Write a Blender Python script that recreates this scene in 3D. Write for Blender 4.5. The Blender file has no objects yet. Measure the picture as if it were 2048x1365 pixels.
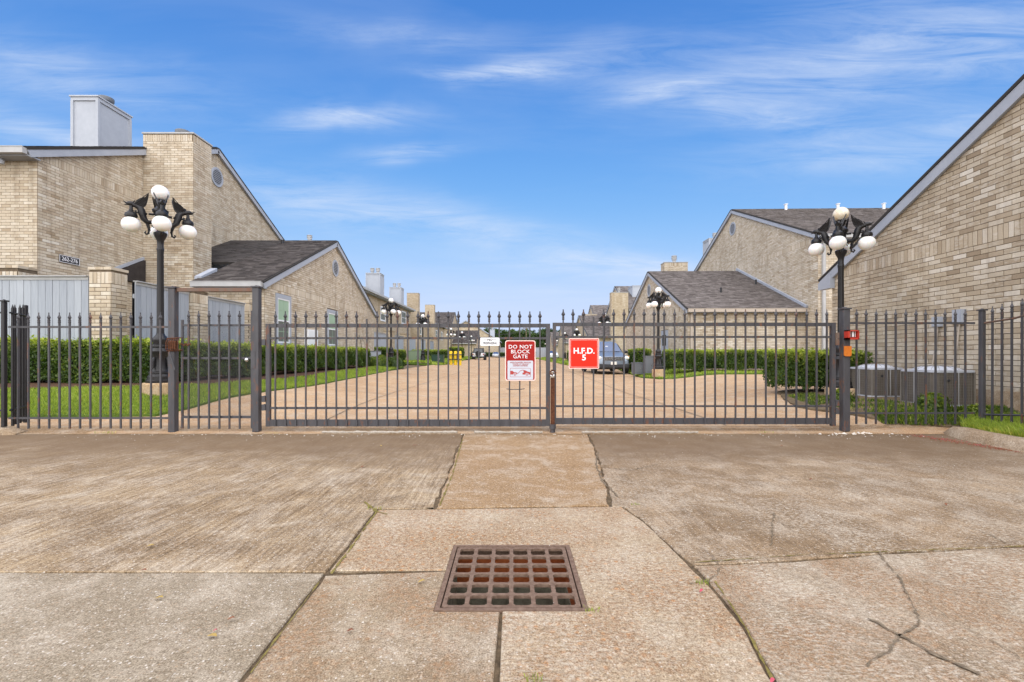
import bpy, bmesh, math, random
import numpy as np
from mathutils import Vector, Matrix
random.seed(7); RNG = np.random.default_rng(7)
scene = bpy.context.scene
COL = scene.collection
R = math.radians

# ------------------------------------------------------------------ camera
CAM_H = 1.05; FPX = 930.0; HZ = 708.0
cam_d = bpy.data.cameras.new('camera'); cam = bpy.data.objects.new('camera', cam_d); COL.objects.link(cam)
cam.location = (0, 0, CAM_H); cam.rotation_euler = (R(90), 0, 0)
cam_d.sensor_width = 36; cam_d.lens = 36 * FPX / 2048
cam_d.shift_y = (HZ - 682.5) / 2048
cam_d.clip_start = 0.05; cam_d.clip_end = 2000
scene.camera = cam

# ------------------------------------------------------------------ sky and sun
SUN_EL, SUN_AZ = 38, 180        # azimuth measured from +Y clockwise: behind the camera, a little to the right
world = bpy.data.worlds.new('World'); scene.world = world; world.use_nodes = True
wn = world.node_tree; wn.nodes.clear()
def wnode(t, **k):
    n = wn.nodes.new(t)
    for a, b in k.items(): setattr(n, a, b)
    return n
def wmath(op, a, b=None, c=None):
    n = wnode('ShaderNodeMath', operation=op)
    for i, v in enumerate((a, b, c)):
        if v is None: continue
        if isinstance(v, (int, float)): n.inputs[i].default_value = v
        else: wn.links.new(v, n.inputs[i])
    return n.outputs[0]
sky = wnode('ShaderNodeTexSky', sky_type='NISHITA'); sky.sun_disc = False
sky.sun_elevation = R(SUN_EL); sky.sun_rotation = R(SUN_AZ)
sky.air_density = 1.0; sky.dust_density = 0.1; sky.ozone_density = 4.0; sky.altitude = 0
tcw = wnode('ShaderNodeTexCoord'); sep = wnode('ShaderNodeSeparateXYZ'); wn.links.new(tcw.outputs['Generated'], sep.inputs[0])
ay = wmath('MAXIMUM', wmath('ABSOLUTE', sep.outputs[1]), 0.15)
az = wmath('DIVIDE', sep.outputs[0], ay); el = wmath('DIVIDE', sep.outputs[2], ay)
# cirrus: wisps at real bearings, each a slanted streak broken up by stretched noise
comb = wnode('ShaderNodeCombineXYZ'); wn.links.new(az, comb.inputs[0]); wn.links.new(el, comb.inputs[1])
def noise(vec, scale, detail, rough, loc=(0,0,0), rot=0, sc=(1,1,1)):
    m = wnode('ShaderNodeMapping'); wn.links.new(vec, m.inputs[0])
    m.inputs['Location'].default_value = loc; m.inputs['Rotation'].default_value = (0,0,rot); m.inputs['Scale'].default_value = sc
    n = wnode('ShaderNodeTexNoise'); wn.links.new(m.outputs[0], n.inputs['Vector'])
    n.inputs['Scale'].default_value = scale; n.inputs['Detail'].default_value = detail; n.inputs['Roughness'].default_value = rough
    n.inputs['Distortion'].default_value = 0.6
    return n.outputs['Fac']
warp = noise(comb.outputs[0], 3.0, 3, .5)
wisps = [  # (px, py, half length, half height, slope, strength) of the streaks seen in the sky
    (985, 142, 120, 17, -.02, .75), (705, 245, 130, 24, -.04, .62), (815, 308, 95, 15, -.10, .5),
    (1480, 215, 230, 34, .13, .36), (1720, 130, 420, 85, -.10, .34), (1950, 60, 330, 90, .1, .22), (1330, 190, 120, 14, -.25, .2), (1150, 120, 200, 40, -.1, .2), (880, 455, 420, 38, .17, .36),
    (1230, 535, 230, 22, .04, .40), (60, 250, 190, 26, .22, .42), (1820, 290, 330, 48, -.12, .35),
    (120, 150, 300, 60, .15, .30), (640, 380, 380, 40, .20, .20), (820, 75, 240, 30, .05, .20), (1100, 600, 600, 50, 0, .25),
    (300, 480, 300, 40, .1, .2)]
cl = None
for (px, py, hl, hh, sl, st) in wisps:
    a0, e0 = (px - 1024) / FPX, (HZ - py) / FPX
    da = wmath('SUBTRACT', az, a0)
    de = wmath('ADD', wmath('SUBTRACT', el, e0), wmath('MULTIPLY', da, sl))
    de = wmath('ADD', de, wmath('MULTIPLY', wmath('SUBTRACT', warp, .5), .10))
    q = wmath('ADD', wmath('POWER', wmath('ABSOLUTE', wmath('DIVIDE', da, hl / FPX)), 2.0), wmath('POWER', wmath('ABSOLUTE', wmath('DIVIDE', de, hh / FPX)), 2.0))
    g = wmath('MULTIPLY', wmath('POWER', 2.718, wmath('MULTIPLY', q, -1.0)), st)
    cl = g if cl is None else wmath('ADD', cl, g)
n1 = noise(comb.outputs[0], 6.5, 12, .68, sc=(.45, 3.2, 1), rot=-.12)
n2 = noise(comb.outputs[0], 2.2, 6, .55, loc=(3, 1, 0), sc=(.5, 2.0, 1), rot=.2)
rp = wnode('ShaderNodeMapRange'); wn.links.new(n1, rp.inputs[0])
rp.inputs[1].default_value = .34; rp.inputs[2].default_value = .66; rp.inputs[3].default_value = .12; rp.inputs[4].default_value = 1.5
rp2 = wnode('ShaderNodeMapRange'); wn.links.new(n2, rp2.inputs[0])
rp2.inputs[1].default_value = .48; rp2.inputs[2].default_value = .8; rp2.inputs[3].default_value = 0; rp2.inputs[4].default_value = .15
cloud = wmath('MINIMUM', wmath('ADD', wmath('MULTIPLY', cl, rp.outputs[0]), rp2.outputs[0]), .9)
up = wmath('GREATER_THAN', sep.outputs[2], 0.0); cloud = wmath('MULTIPLY', cloud, up)
tint = wnode('ShaderNodeHueSaturation'); wn.links.new(sky.outputs[0], tint.inputs['Color']); tint.inputs['Saturation'].default_value = 1.25
tint.inputs['Hue'].default_value = .5; tint.inputs['Value'].default_value = 1.0
mixc = wnode('ShaderNodeMix', data_type='RGBA'); wn.links.new(cloud, mixc.inputs[0])
sc_ = wnode('ShaderNodeSeparateColor'); wn.links.new(tint.outputs[0], sc_.inputs[0]); cc_ = wnode('ShaderNodeCombineColor')
for i_, (gain, lim) in enumerate(((1.18, 2.7), (1.0, 3.2), (1.32, 4.4))):       # gain and soft limit per channel: the sky's brightness levels off toward the horizon
    c_ = wmath('MULTIPLY', sc_.outputs[i_], gain)
    wn.links.new(wmath('DIVIDE', c_, wmath('SQRT', wmath('ADD', wmath('POWER', wmath('DIVIDE', c_, lim), 2.0), 1.0))), cc_.inputs[i_])
wn.links.new(cc_.outputs[0], mixc.inputs[6])
mixc.inputs[7].default_value = (2.9, 3.3, 4.0, 1)
bg = wnode('ShaderNodeBackground'); wn.links.new(mixc.outputs[2], bg.inputs[0]); bg.inputs[1].default_value = 0.12
wo = wnode('ShaderNodeOutputWorld'); wn.links.new(bg.outputs[0], wo.inputs[0])

sd = bpy.data.lights.new('sun', 'SUN'); so = bpy.data.objects.new('sun', sd); COL.objects.link(so)
sd.energy = 4.0; sd.angle = R(150); sd.color = (1.0, .92, .80)
a = R(SUN_AZ); e = R(SUN_EL)
sdir = Vector((math.sin(a) * math.cos(e), math.cos(a) * math.cos(e), math.sin(e)))
so.rotation_euler = sdir.to_track_quat('Z', 'Y').to_euler(); so.location = (0, -10, 30)
vs = scene.view_settings; vs.view_transform = 'Standard'; vs.look = 'None'; vs.gamma = 1; vs.use_curve_mapping = False
vs.exposure = 1.05
scene.cycles.use_denoising = True
scene.cycles.max_bounces = 6

# ------------------------------------------------------------------ materials
def mat(name, base=(.5,.5,.5), rough=.8, metal=0.0, spec=.5):
    m = bpy.data.materials.new(name); m.use_nodes = True
    b = m.node_tree.nodes['Principled BSDF']
    b.inputs['Base Color'].default_value = (*base, 1); b.inputs['Roughness'].default_value = rough
    b.inputs['Metallic'].default_value = metal; b.inputs['Specular IOR Level'].default_value = spec
    return m
class NT:
    def __init__(s, m): s.m = m; s.t = m.node_tree; s.b = s.t.nodes['Principled BSDF']; s._p = None
    def n(s, t, **k):
        x = s.t.nodes.new(t)
        for a, b in k.items(): setattr(x, a, b)
        return x
    def l(s, a, b): s.t.links.new(a, b)
    def pos(s):
        if s._p is None: s._p = s.n('ShaderNodeNewGeometry').outputs['Position']
        return s._p
    def objpos(s): return s.n('ShaderNodeTexCoord').outputs['Object']
    def map(s, v, sc=(1,1,1), rot=(0,0,0), loc=(0,0,0)):
        m = s.n('ShaderNodeMapping'); s.l(v, m.inputs[0]); m.inputs['Scale'].default_value = sc
        m.inputs['Rotation'].default_value = rot; m.inputs['Location'].default_value = loc; return m.outputs[0]
    def noise(s, v, scale, detail=4, rough=.55, dist=0.0):
        n = s.n('ShaderNodeTexNoise'); s.l(v, n.inputs['Vector']); n.inputs['Scale'].default_value = scale
        n.inputs['Detail'].default_value = detail; n.inputs['Roughness'].default_value = rough; n.inputs['Distortion'].default_value = dist
        return n.outputs['Fac']
    def voro(s, v, scale, out='Distance', feat='F1'):
        n = s.n('ShaderNodeTexVoronoi', feature=feat); s.l(v, n.inputs['Vector']); n.inputs['Scale'].default_value = scale; return n.outputs[out]
    def ramp(s, f, stops):
        r = s.n('ShaderNodeValToRGB'); s.l(f, r.inputs[0]); e = r.color_ramp.elements
        while len(e) < len(stops): e.new(.5)
        for i, (p, c) in enumerate(stops):
            e[i].position = p; e[i].color = (*c, 1) if isinstance(c, tuple) else (c, c, c, 1)
        return r.outputs[0]
    def mix(s, f, a, b, mode='MIX'):
        n = s.n('ShaderNodeMix', data_type='RGBA', blend_type=mode)
        for i, v in ((0, f), (6, a), (7, b)):
            if isinstance(v, (int, float)): n.inputs[i].default_value = v if i == 0 else (v, v, v, 1)
            elif isinstance(v, tuple): n.inputs[i].default_value = (*v, 1)
            else: s.l(v, n.inputs[i])
        return n.outputs[2]
    def math(s, op, a, b=None):
        n = s.n('ShaderNodeMath', operation=op)
        for i, v in enumerate((a, b)):
            if v is None: continue
            if isinstance(v, (int, float)): n.inputs[i].default_value = v
            else: s.l(v, n.inputs[i])
        return n.outputs[0]
    def attr(s, name): a = s.n('ShaderNodeAttribute', attribute_name=name); return a.outputs['Fac']
    def color(s, c): s.l(c, s.b.inputs['Base Color'])
    def bump(s, h, strength=.3, dist=.01):
        b = s.n('ShaderNodeBump'); s.l(h, b.inputs['Height']); b.inputs['Strength'].default_value = strength; b.inputs['Distance'].default_value = dist
        s.l(b.outputs[0], s.b.inputs['Normal'])

def brick_mat(name, ramp, from_object):
    m = mat(name, rough=.9, spec=.25); t = NT(m)
    if from_object: f = t.n('ShaderNodeObjectInfo').outputs['Random']
    else: f = t.attr('tone')
    c = t.ramp(f, ramp)
    p = t.pos()
    st = t.noise(t.map(p, (3, 3, 9)), 3.2, 4, .6)                       # pale mineral smears on the brick faces
    f2 = t.math('FRACT', t.math('MULTIPLY', f, 7.31))
    sm = t.math('MULTIPLY', t.ramp(st, [(.45, 0.0), (.62, 1.0)]), t.ramp(f2, [(.35, 0.0), (.7, .55)]))
    c = t.mix(sm, c, (.60, .55, .47))
    big = t.noise(p, .7, 4, .6)                                         # broad weathering
    c = t.mix(t.ramp(big, [(.35, .0), (.7, .32)]), c, (.24, .18, .12), 'MIX')
    sk = t.noise(t.map(p, (1.6, 1.6, .18)), 2.4, 6, .7); c = t.mix(t.ramp(sk, [(.5, 0.0), (.66, .38)]), c, (.22, .165, .11))
    c = t.mix(.35, c, t.ramp(t.math('FRACT', t.math('MULTIPLY', f, 3.77)), [(0, .22), (1, .80)]), 'SOFT_LIGHT')
    fine = t.noise(p, 70, 3, .7)
    c = t.mix(.22, c, t.ramp(fine, [(.3, .25), (.7, .9)]), 'SOFT_LIGHT')
    t.color(c); t.bump(fine, .35, .004)
    return m
TAN = [(0, (.38, .30, .205)), (.25, (.46, .38, .28)), (.55, (.51, .435, .33)), (.8, (.54, .47, .365)), (1, (.62, .57, .48))]
GREY = [(0, (.34, .27, .19)), (.3, (.42, .345, .25)), (.6, (.47, .395, .295)), (.85, (.52, .45, .35)), (1, (.63, .575, .49))]
PALE = [(0, (.42, .34, .24)), (.3, (.50, .42, .315)), (.6, (.55, .475, .37)), (.85, (.60, .53, .43)), (1, (.67, .62, .53))]
M = {}
for k, r_ in (('tan', TAN), ('grey', GREY), ('pale', PALE)):
    M['brick_' + k] = brick_mat('brick_' + k, r_, False); M['brickobj_' + k] = brick_mat('brickobj_' + k, r_, True)
def mk_mortar():
    m = mat('mortar', (.18, .14, .10), .95, spec=.1); t = NT(m)
    n = t.noise(t.pos(), 9, 4); t.color(t.ramp(n, [(.3, (.10, .075, .05)), (.7, (.17, .13, .09))])); return m
M['mortar'] = mk_mortar()
def mk_farbrick():
    m = mat('far_brick', rough=.9, spec=.2); t = NT(m); tc = t.pos()
    sp = t.n('ShaderNodeSeparateXYZ'); t.l(tc, sp.inputs[0]); cb = t.n('ShaderNodeCombineXYZ')
    t.l(t.math('ADD', sp.outputs[0], sp.outputs[1]), cb.inputs[0]); t.l(sp.outputs[2], cb.inputs[1])
    b = t.n('ShaderNodeTexBrick'); t.l(cb.outputs[0], b.inputs['Vector'])
    b.inputs['Scale'].default_value = 1; b.inputs['Brick Width'].default_value = .2365; b.inputs['Row Height'].default_value = .0794
    b.inputs['Mortar Size'].default_value = .007; b.inputs['Color1'].default_value = (.56, .47, .35, 1); b.inputs['Color2'].default_value = (.40, .32, .22, 1)
    b.inputs['Mortar'].default_value = (.20, .16, .12, 1); b.inputs['Mortar Smooth'].default_value = .5
    big = t.noise(tc, .6, 5, .6)
    c_ = t.mix(t.ramp(big, [(.4, 0.0), (.7, .5)]), b.outputs['Color'], (.30, .22, .13)); st_ = t.noise(t.map(tc, (1, 1, .3)), 1.8, 6, .7); t.color(t.mix(t.ramp(st_, [(.5, 0.0), (.7, .4)]), c_, (.62, .55, .45))); return m
M['far_brick'] = mk_farbrick()

def mk_concrete(name, stops, orange=.0, brushed=0.0, rotz=0.0, agg=0.5, dark=.3, stain_scale=.55, grime=(.165,.11,.062), wash=0.0, worn=0.0):
    m = mat(name, rough=.92, spec=.2); t = NT(m); p = t.pos()
    big = t.noise(p, stain_scale, 6, .62, .6)
    c = t.ramp(big, stops)
    med = t.noise(p, 2.6, 6, .68, .4)
    c = t.mix(t.ramp(med, [(.42, 0.0), (.62, dark)]), c, grime)
    blot = t.noise(t.map(p, loc=(17, 5, 0)), .95, 7, .7, 1.0); c = t.mix(t.ramp(blot, [(.46, 0.0), (.62, dark*.9)]), c, grime)
    lite = t.noise(t.map(p, loc=(9, 3, 0)), 3.7, 7, .72, .5)
    c = t.mix(t.ramp(lite, [(.47, 0.0), (.66, .5)]), c, (.46, .395, .31))
    if brushed:
        bn = t.noise(t.map(p, (26, 1.6, 1), (0, 0, rotz)), 1.6, 6, .7)
        c = t.mix(brushed, c, t.ramp(bn, [(.32, .12), (.5, .5), (.68, .88)]), 'SOFT_LIGHT')
        ln = t.noise(t.map(p, (9, .7, 1), (0, 0, rotz)), 1.3, 3, .6)
        c = t.mix(t.ramp(ln, [(.6, 0.0), (.72, .4)]), c, (.16, .125, .095))
    v = t.voro(p, 95, 'Color'); sv = t.n('ShaderNodeSeparateColor'); t.l(v, sv.inputs[0])
    peb = t.math('MULTIPLY', t.ramp(t.voro(p, 95), [(.25, 1.0), (.5, 0.0)]), t.ramp(sv.outputs[0], [(.55, 0.0), (.6, 1.0)]))
    pc = t.ramp(sv.outputs[1], [(0, (.10, .07, .05)), (.4, (.32, .2, .11)), (.7, (.55, .47, .38)), (1, (.7, .66, .6))])
    c = t.mix(t.math('MULTIPLY', peb, agg), c, pc)
    if orange:
        v2 = t.voro(p, 32, 'Color'); s2 = t.n('ShaderNodeSeparateColor'); t.l(v2, s2.inputs[0])
        wear = t.ramp(t.noise(t.map(p, loc=(4, 4, 0)), 1.9, 6, .75), [(.42, 0.0), (.54, 1.0)])
        pe = t.math('MULTIPLY', t.ramp(t.voro(p, 32), [(.2, 1.0), (.42, 0.0)]), t.ramp(s2.outputs[0], [(.62, 0.0), (.68, 1.0)]))
        pe = t.math('MULTIPLY', pe, wear)
        c = t.mix(t.math('MULTIPLY', pe, orange), c, (.40, .19, .07))
        gr = t.noise(p, 55, 6, .8)
        c = t.mix(t.math('MULTIPLY', t.math('MULTIPLY', t.ramp(gr, [(.44, 0.0), (.54, 1.0)]), wear), .85), c, (.255, .155, .085))
    fine = t.noise(p, 160, 3, .75)
    c = t.mix(.8, c, t.ramp(fine, [(.34, .08), (.66, .94)]), 'SOFT_LIGHT')
    mid = t.noise(p, 42, 6, .8); c = t.mix(.55, c, t.ramp(mid, [(.36, .18), (.64, .85)]), 'SOFT_LIGHT')
    if worn:       # pale cement showing through in fine flakes, broken into broad areas
        area = t.ramp(t.noise(t.map(p, loc=(31, 7, 0)), 1.3, 5, .65, .8), [(.40, 0.0), (.58, 1.0)])
        fl = t.ramp(t.noise(t.map(p, (1, 2.4, 1)), 34, 8, .8), [(.50, 0.0), (.58, 1.0)])
        c = t.mix(t.math('MULTIPLY', t.math('MULTIPLY', area, fl), worn), c, (.52, .46, .37))
        dk = t.ramp(t.noise(t.map(p, (1, 2.0, 1), loc=(3, 9, 0)), 27, 8, .8), [(.53, 0.0), (.62, 1.0)])
        c = t.mix(t.math('MULTIPLY', dk, worn*.7), c, (.15, .105, .065))
    if wash:
        sp_ = t.n('ShaderNodeSeparateXYZ'); t.l(p, sp_.inputs[0]); wy = t.math('ADD', sp_.outputs[1], t.math('MULTIPLY', t.noise(t.map(p, (.5, 1, 1)), 1.1, 6, .65), 3.2))
        c = t.mix(t.math('MULTIPLY', t.ramp(t.math('MULTIPLY', wy, .1), [(.55, 0.0), (.68, 1.0)]), wash), c, (.145, .095, .055))
    t.color(c)
    h = t.math('ADD', t.math('MULTIPLY', t.noise(p, 55, 5, .7), 1.0), t.math('MULTIPLY', t.noise(p, 8, 4, .6), .8))
    if brushed: h = t.math('ADD', h, t.math('MULTIPLY', t.noise(t.map(p, (40, 1.2, 1), (0, 0, rotz)), 2, 4, .6), 1.0))
    t.bump(h, .55, .006)
    return m
M['conc_left'] = mk_concrete('conc_left', [(.3, (0.206, 0.141, 0.078)), (.5, (0.288, 0.208, 0.124)), (.7, (0.360, 0.275, 0.173))], brushed=.85, rotz=R(-32), dark=.62, wash=.78, worn=.35)
M['conc_leftlow'] = mk_concrete('conc_leftlow', [(.3, (0.233, 0.186, 0.128)), (.7, (0.270, 0.222, 0.159))], agg=.55, dark=.1)
M['conc_drain'] = mk_concrete('conc_drain', [(.3, (0.302, 0.217, 0.134)), (.5, (0.353, 0.270, 0.177)), (.7, (0.389, 0.312, 0.217))], orange=.85, dark=.15, worn=.6)
M['conc_patch'] = mk_concrete('conc_patch', [(.3, (0.232, 0.170, 0.106)), (.5, (0.286, 0.222, 0.147)), (.7, (0.325, 0.261, 0.180))], orange=.5, dark=.5, worn=.4)
M['conc_strip'] = mk_concrete('conc_strip', [(.3, (0.252, 0.158, 0.081)), (.7, (0.306, 0.205, 0.113))], agg=.5, dark=.15)
M['conc_right'] = mk_concrete('conc_right', [(.3, (0.196, 0.134, 0.076)), (.5, (0.298, 0.212, 0.130)), (.7, (0.385, 0.295, 0.195))], brushed=.35, rotz=R(85), dark=.7, wash=.78, worn=.75)
M['conc_rightlow'] = mk_concrete('conc_rightlow', [(.3, (0.234, 0.178, 0.116)), (.5, (0.313, 0.247, 0.171)), (.7, (0.378, 0.312, 0.230))], orange=.4, brushed=.3, rotz=R(80), dark=.5, stain_scale=1.1, worn=.9)
M['conc_road'] = mk_concrete('conc_road', [(.3, (0.369, 0.224, 0.114)), (.5, (0.441, 0.283, 0.156)), (.7, (0.486, 0.334, 0.198))], agg=.2, dark=.35, stain_scale=.35, grime=(.27, .18, .11))
M['conc_curb'] = mk_concrete('conc_curb', [(.3, (0.270, 0.194, 0.122)), (.7, (0.360, 0.270, 0.182))], agg=.3)
M['conc_plinth'] = mk_concrete('conc_plinth', [(.3, (.42, .28, .15)), (.7, (.52, .37, .22))], agg=.2)
def noisy(name, a, b, scale=6, rough=.9, bump=.3, spec=.2, detail=5, bd=.01):
    m = mat(name, rough=rough, spec=spec); t = NT(m); n = t.noise(t.pos(), scale, detail, .7)
    t.color(t.ramp(n, [(.32, a), (.68, b)]))
    if bump: t.bump(n, bump, bd)
    return m
M['dirt'] = noisy('dirt', (.05, .035, .02), (.17, .12, .07), 30, bump=.8)
M['crack'] = noisy('crack', (.10, .075, .05), (.24, .19, .13), 60, bump=.5)
M['moss'] = noisy('moss', (.10, .085, .02), (.28, .22, .07), 45, bump=.8)
M['mulch'] = noisy('mulch', (.035, .018, .01), (.13, .07, .04), 40, bump=1)
M['soil'] = noisy('soil', (.08, .055, .03), (.2, .15, .09), 12, bump=.8)
M['turf'] = noisy('turf', (.055, .10, .012), (.11, .17, .025), 9, bump=.8)
M['shingle_base'] = mat('shingle_base', (.03, .027, .025), .95)
def tonemat(name, stops, rough=.9, spec=.2, noise_amt=.3, nscale=40):
    m = mat(name, rough=rough, spec=spec); t = NT(m); c = t.ramp(t.attr('tone'), stops)
    n = t.noise(t.pos(), nscale, 3, .7); c = t.mix(noise_amt, c, t.ramp(n, [(.3, .2), (.7, .85)]), 'SOFT_LIGHT'); t.color(c); return m
M['shingle'] = tonemat('shingle', [(0, (.040, .034, .032)), (.5, (.066, .057, .053)), (1, (.105, .092, .086))], nscale=6)
M['shingle_warm'] = tonemat('shingle_warm', [(0, (.085, .072, .066)), (.5, (.125, .108, .10)), (1, (.175, .155, .145))], nscale=6)
def leafmat(name, stops, trans=.35):
    m = mat(name, rough=.45, spec=.4); t = NT(m); c = t.ramp(t.attr('tone'), stops); t.color(c)
    tr = t.n('ShaderNodeBsdfTranslucent'); t.l(t.mix(1.0, c, (1.3, 1.5, .6), 'MULTIPLY'), tr.inputs[0])
    mx = t.n('ShaderNodeMixShader'); mx.inputs[0].default_value = trans
    out = t.t.nodes['Material Output']; t.l(t.b.outputs[0], mx.inputs[1]); t.l(tr.outputs[0], mx.inputs[2]); t.l(mx.outputs[0], out.inputs[0]); return m
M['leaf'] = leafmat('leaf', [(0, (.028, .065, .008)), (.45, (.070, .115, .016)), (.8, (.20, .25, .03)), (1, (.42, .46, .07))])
M['leaf_far'] = leafmat('leaf_far', [(0, (.02, .042, .01)), (.5, (.045, .085, .016)), (1, (.11, .16, .03))])
M['grass'] = leafmat('grass', [(0, (.12, .15, .025)), (.5, (.26, .34, .04)), (.85, (.38, .45, .07)), (1, (.50, .48, .14))], .3)
M['grass_dry'] = leafmat('grass_dry', [(0, (.12, .20, .02)), (.4, (.26, .34, .04)), (1, (.55, .42, .09))], .3)
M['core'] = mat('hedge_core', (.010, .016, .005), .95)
M['bark'] = noisy('bark', (.05, .035, .025), (.13, .10, .07), 30)
def paint(name, c, rust=.25, rough=.5, wear=.3, dark=None, thr=.62):
    m = mat(name, c, rough, spec=.4); t = NT(m); p = t.pos()
    n = t.noise(t.map(p, (1, 1, .35)), 14, 6, .7); n2 = t.noise(t.map(p, (4, 4, 1.2)), 3, 5, .7)
    d = dark or tuple(x * .6 for x in c)
    col = t.mix(t.ramp(n2, [(.35, 0.0), (.7, wear)]), c, d)
    if rust: col = t.mix(t.ramp(n, [(thr, 0.0), (thr+.08, rust)]), col, (.16, .06, .025))
    t.color(col); t.bump(n, .15, .003); return m
M['steel'] = paint('steel', (.066, .065, .072), .75, wear=.7, dark=(.034, .032, .036), thr=.57)
M['steel_dark'] = paint('steel_dark', (.014, .013, .015), .1, .45)
M['rust'] = noisy('rust', (.045, .018, .010), (.14, .055, .028), 35, rough=.85)
M['rust_bar'] = paint('rust_bar', (.13, .105, .085), 0, .8, .8, (.17, .06, .028))
M['iron'] = paint('iron', (.012, .011, .012), .05, .42)
M['chrome'] = mat('chrome', (.6, .6, .6), .25, .9)
M['trim'] = noisy('trim', (.31, .335, .385), (.37, .395, .445), 2, rough=.6, bump=0)
M['trim_white'] = mat('trim_white', (.72, .73, .75), .5)
M['gutter'] = noisy('gutter', (.34, .34, .34), (.42, .42, .42), 3, rough=.5, bump=0)
M['gutter_tan'] = mat('gutter_tan', (.40, .34, .28), .5)
def plankmat():
    m = mat('plank_paint', rough=.7, spec=.3); t = NT(m); f = t.n('ShaderNodeObjectInfo').outputs['Random']
    c = t.ramp(f, [(0, (.28, .305, .345)), (1, (.345, .372, .41))]); g = t.noise(t.map(t.pos(), (30, 30, 1.5)), 1.5, 5, .6)
    c = t.mix(.35, c, t.ramp(g, [(.3, .3), (.7, .75)]), 'SOFT_LIGHT')
    w = t.noise(t.map(t.pos(), (3, 3, .5)), 2, 4, .7); c = t.mix(t.ramp(w, [(.5, 0.0), (.8, .3)]), c, (.22, .24, .27)); t.color(c); t.bump(g, .2, .003); return m
M['plank'] = plankmat()
M['siding'] = noisy('siding', (.36, .385, .43), (.41, .435, .48), 3, rough=.7, bump=0)
M['glass'] = mat('window_glass', (.02, .03, .025), .05, 0, .8)
M['blind'] = mat('blind', (.30, .42, .30), .6)  # the glass's greenish reflection is put into the colour of the blinds
M['blind_grey'] = mat('blind_grey', (.12, .13, .11), .6)
m_ = mat('globe', (.80, .79, .76), .25, 0, .5); NT(m_).b.inputs['Subsurface Weight'].default_value = .15; M['globe'] = m_
m_ = mat('globe_yellowed', rough=.35); t_ = NT(m_)
t_.color(t_.ramp(t_.noise(t_.pos(), 9, 4, .6), [(.35, (.62, .48, .28)), (.65, (.76, .70, .58))])); M['globe_old'] = m_
M['sign_red'] = mat('sign_red', (.30, .010, .006), .5, spec=.2); M['sign_redorange'] = mat('sign_redorange', (.66, .022, .008), .5, spec=.2)
M['sign_white'] = mat('sign_white', (.80, .80, .82), .35); M['sign_pale'] = mat('sign_pale', (.50, .53, .60), .4)
M['sign_pink'] = mat('sign_pink', (.85, .62, .57), .4); M['black'] = mat('sign_black', (.012, .012, .015), .5)
M['ink_red'] = mat('ink_red', (.36, .03, .025), .4); M['orange'] = noisy('orange_reflector', (.50, .13, .02), (.62, .2, .03), 20, rough=.4, bump=0)
M['red_box'] = mat('red_box', (.42, .03, .015), .5)
M['ac_panel'] = noisy('ac_panel', (.15, .135, .115), (.20, .18, .155), 3, rough=.6, bump=0)
M['ac_coil'] = noisy('ac_coil', (.115, .098, .08), (.16, .14, .118), 5, rough=.8, bump=0)
M['ac_top'] = noisy('ac_top', (.36, .38, .42), (.48, .5, .55), 12, rough=.45, bump=0)
M['tyre'] = mat('tyre', (.012, .012, .012), .85); M['rim'] = mat('rim', (.35, .35, .36), .35, .7)
M['car_blue'] = mat('car_blue', (.21, .25, .31), .28, .4, .6); M['car_white'] = mat('car_white', (.70, .71, .73), .3)
M['car_silver'] = mat('car_silver', (.42, .46, .52), .3, .4); M['plastic'] = mat('dark_plastic', (.02, .021, .025), .6)
M['lamp_glass'] = mat('headlamp_glass', (.75, .74, .70), .12, 0, .7); M['amber'] = mat('amber', (.65, .30, .05), .25)
M['shade_blue'] = mat('windshield_shade', (.025, .06, .15), .12, 0, .7); M['car_glass'] = mat('car_glass', (.015, .02, .028), .06, 0, .8)
M['yellow'] = noisy('yellow_paint', (.62, .40, .015), (.75, .52, .03), 8, rough=.5, bump=0)
M['util_green'] = mat('util_green', (.19, .25, .16), .55); M['util_dark'] = mat('util_dark', (.012, .045, .028), .5)
M['util_grey'] = mat('util_grey', (.13, .14, .155), .5)
M['drain'] = noisy('drain_iron', (.115, .07, .048), (.215, .145, .105), 40, rough=.75, bump=.5)
M['brickred'] = noisy('drain_brick', (.22, .05, .015), (.36, .10, .03), 18, rough=.9)
M['drain_mud'] = noisy('drain_mud', (.10, .09, .065), (.24, .22, .16), 14)
M['caulk'] = noisy('caulk', (.30, .26, .21), (.48, .44, .38), 60, bump=1)
M['leaf_litter'] = noisy('leaf_litter', (.30, .19, .06), (.45, .33, .10), 60, rough=.7, bump=0)
M['leaf_brown'] = noisy('leaf_brown', (.12, .04, .02), (.26, .10, .05), 60, rough=.7, bump=0)
M['petal'] = mat('petal', (.42, .06, .09), .7); M['chip'] = mat('stone_chip', (.6, .56, .5), .8); M['chip_dark'] = mat('stone_chip_dark', (.12, .08, .05), .8)
M['number_plate'] = mat('number_plate', (.70, .68, .62), .5)
M['wood_pole'] = noisy('wood_pole', (.10, .075, .05), (.2, .16, .11), 6)

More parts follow.
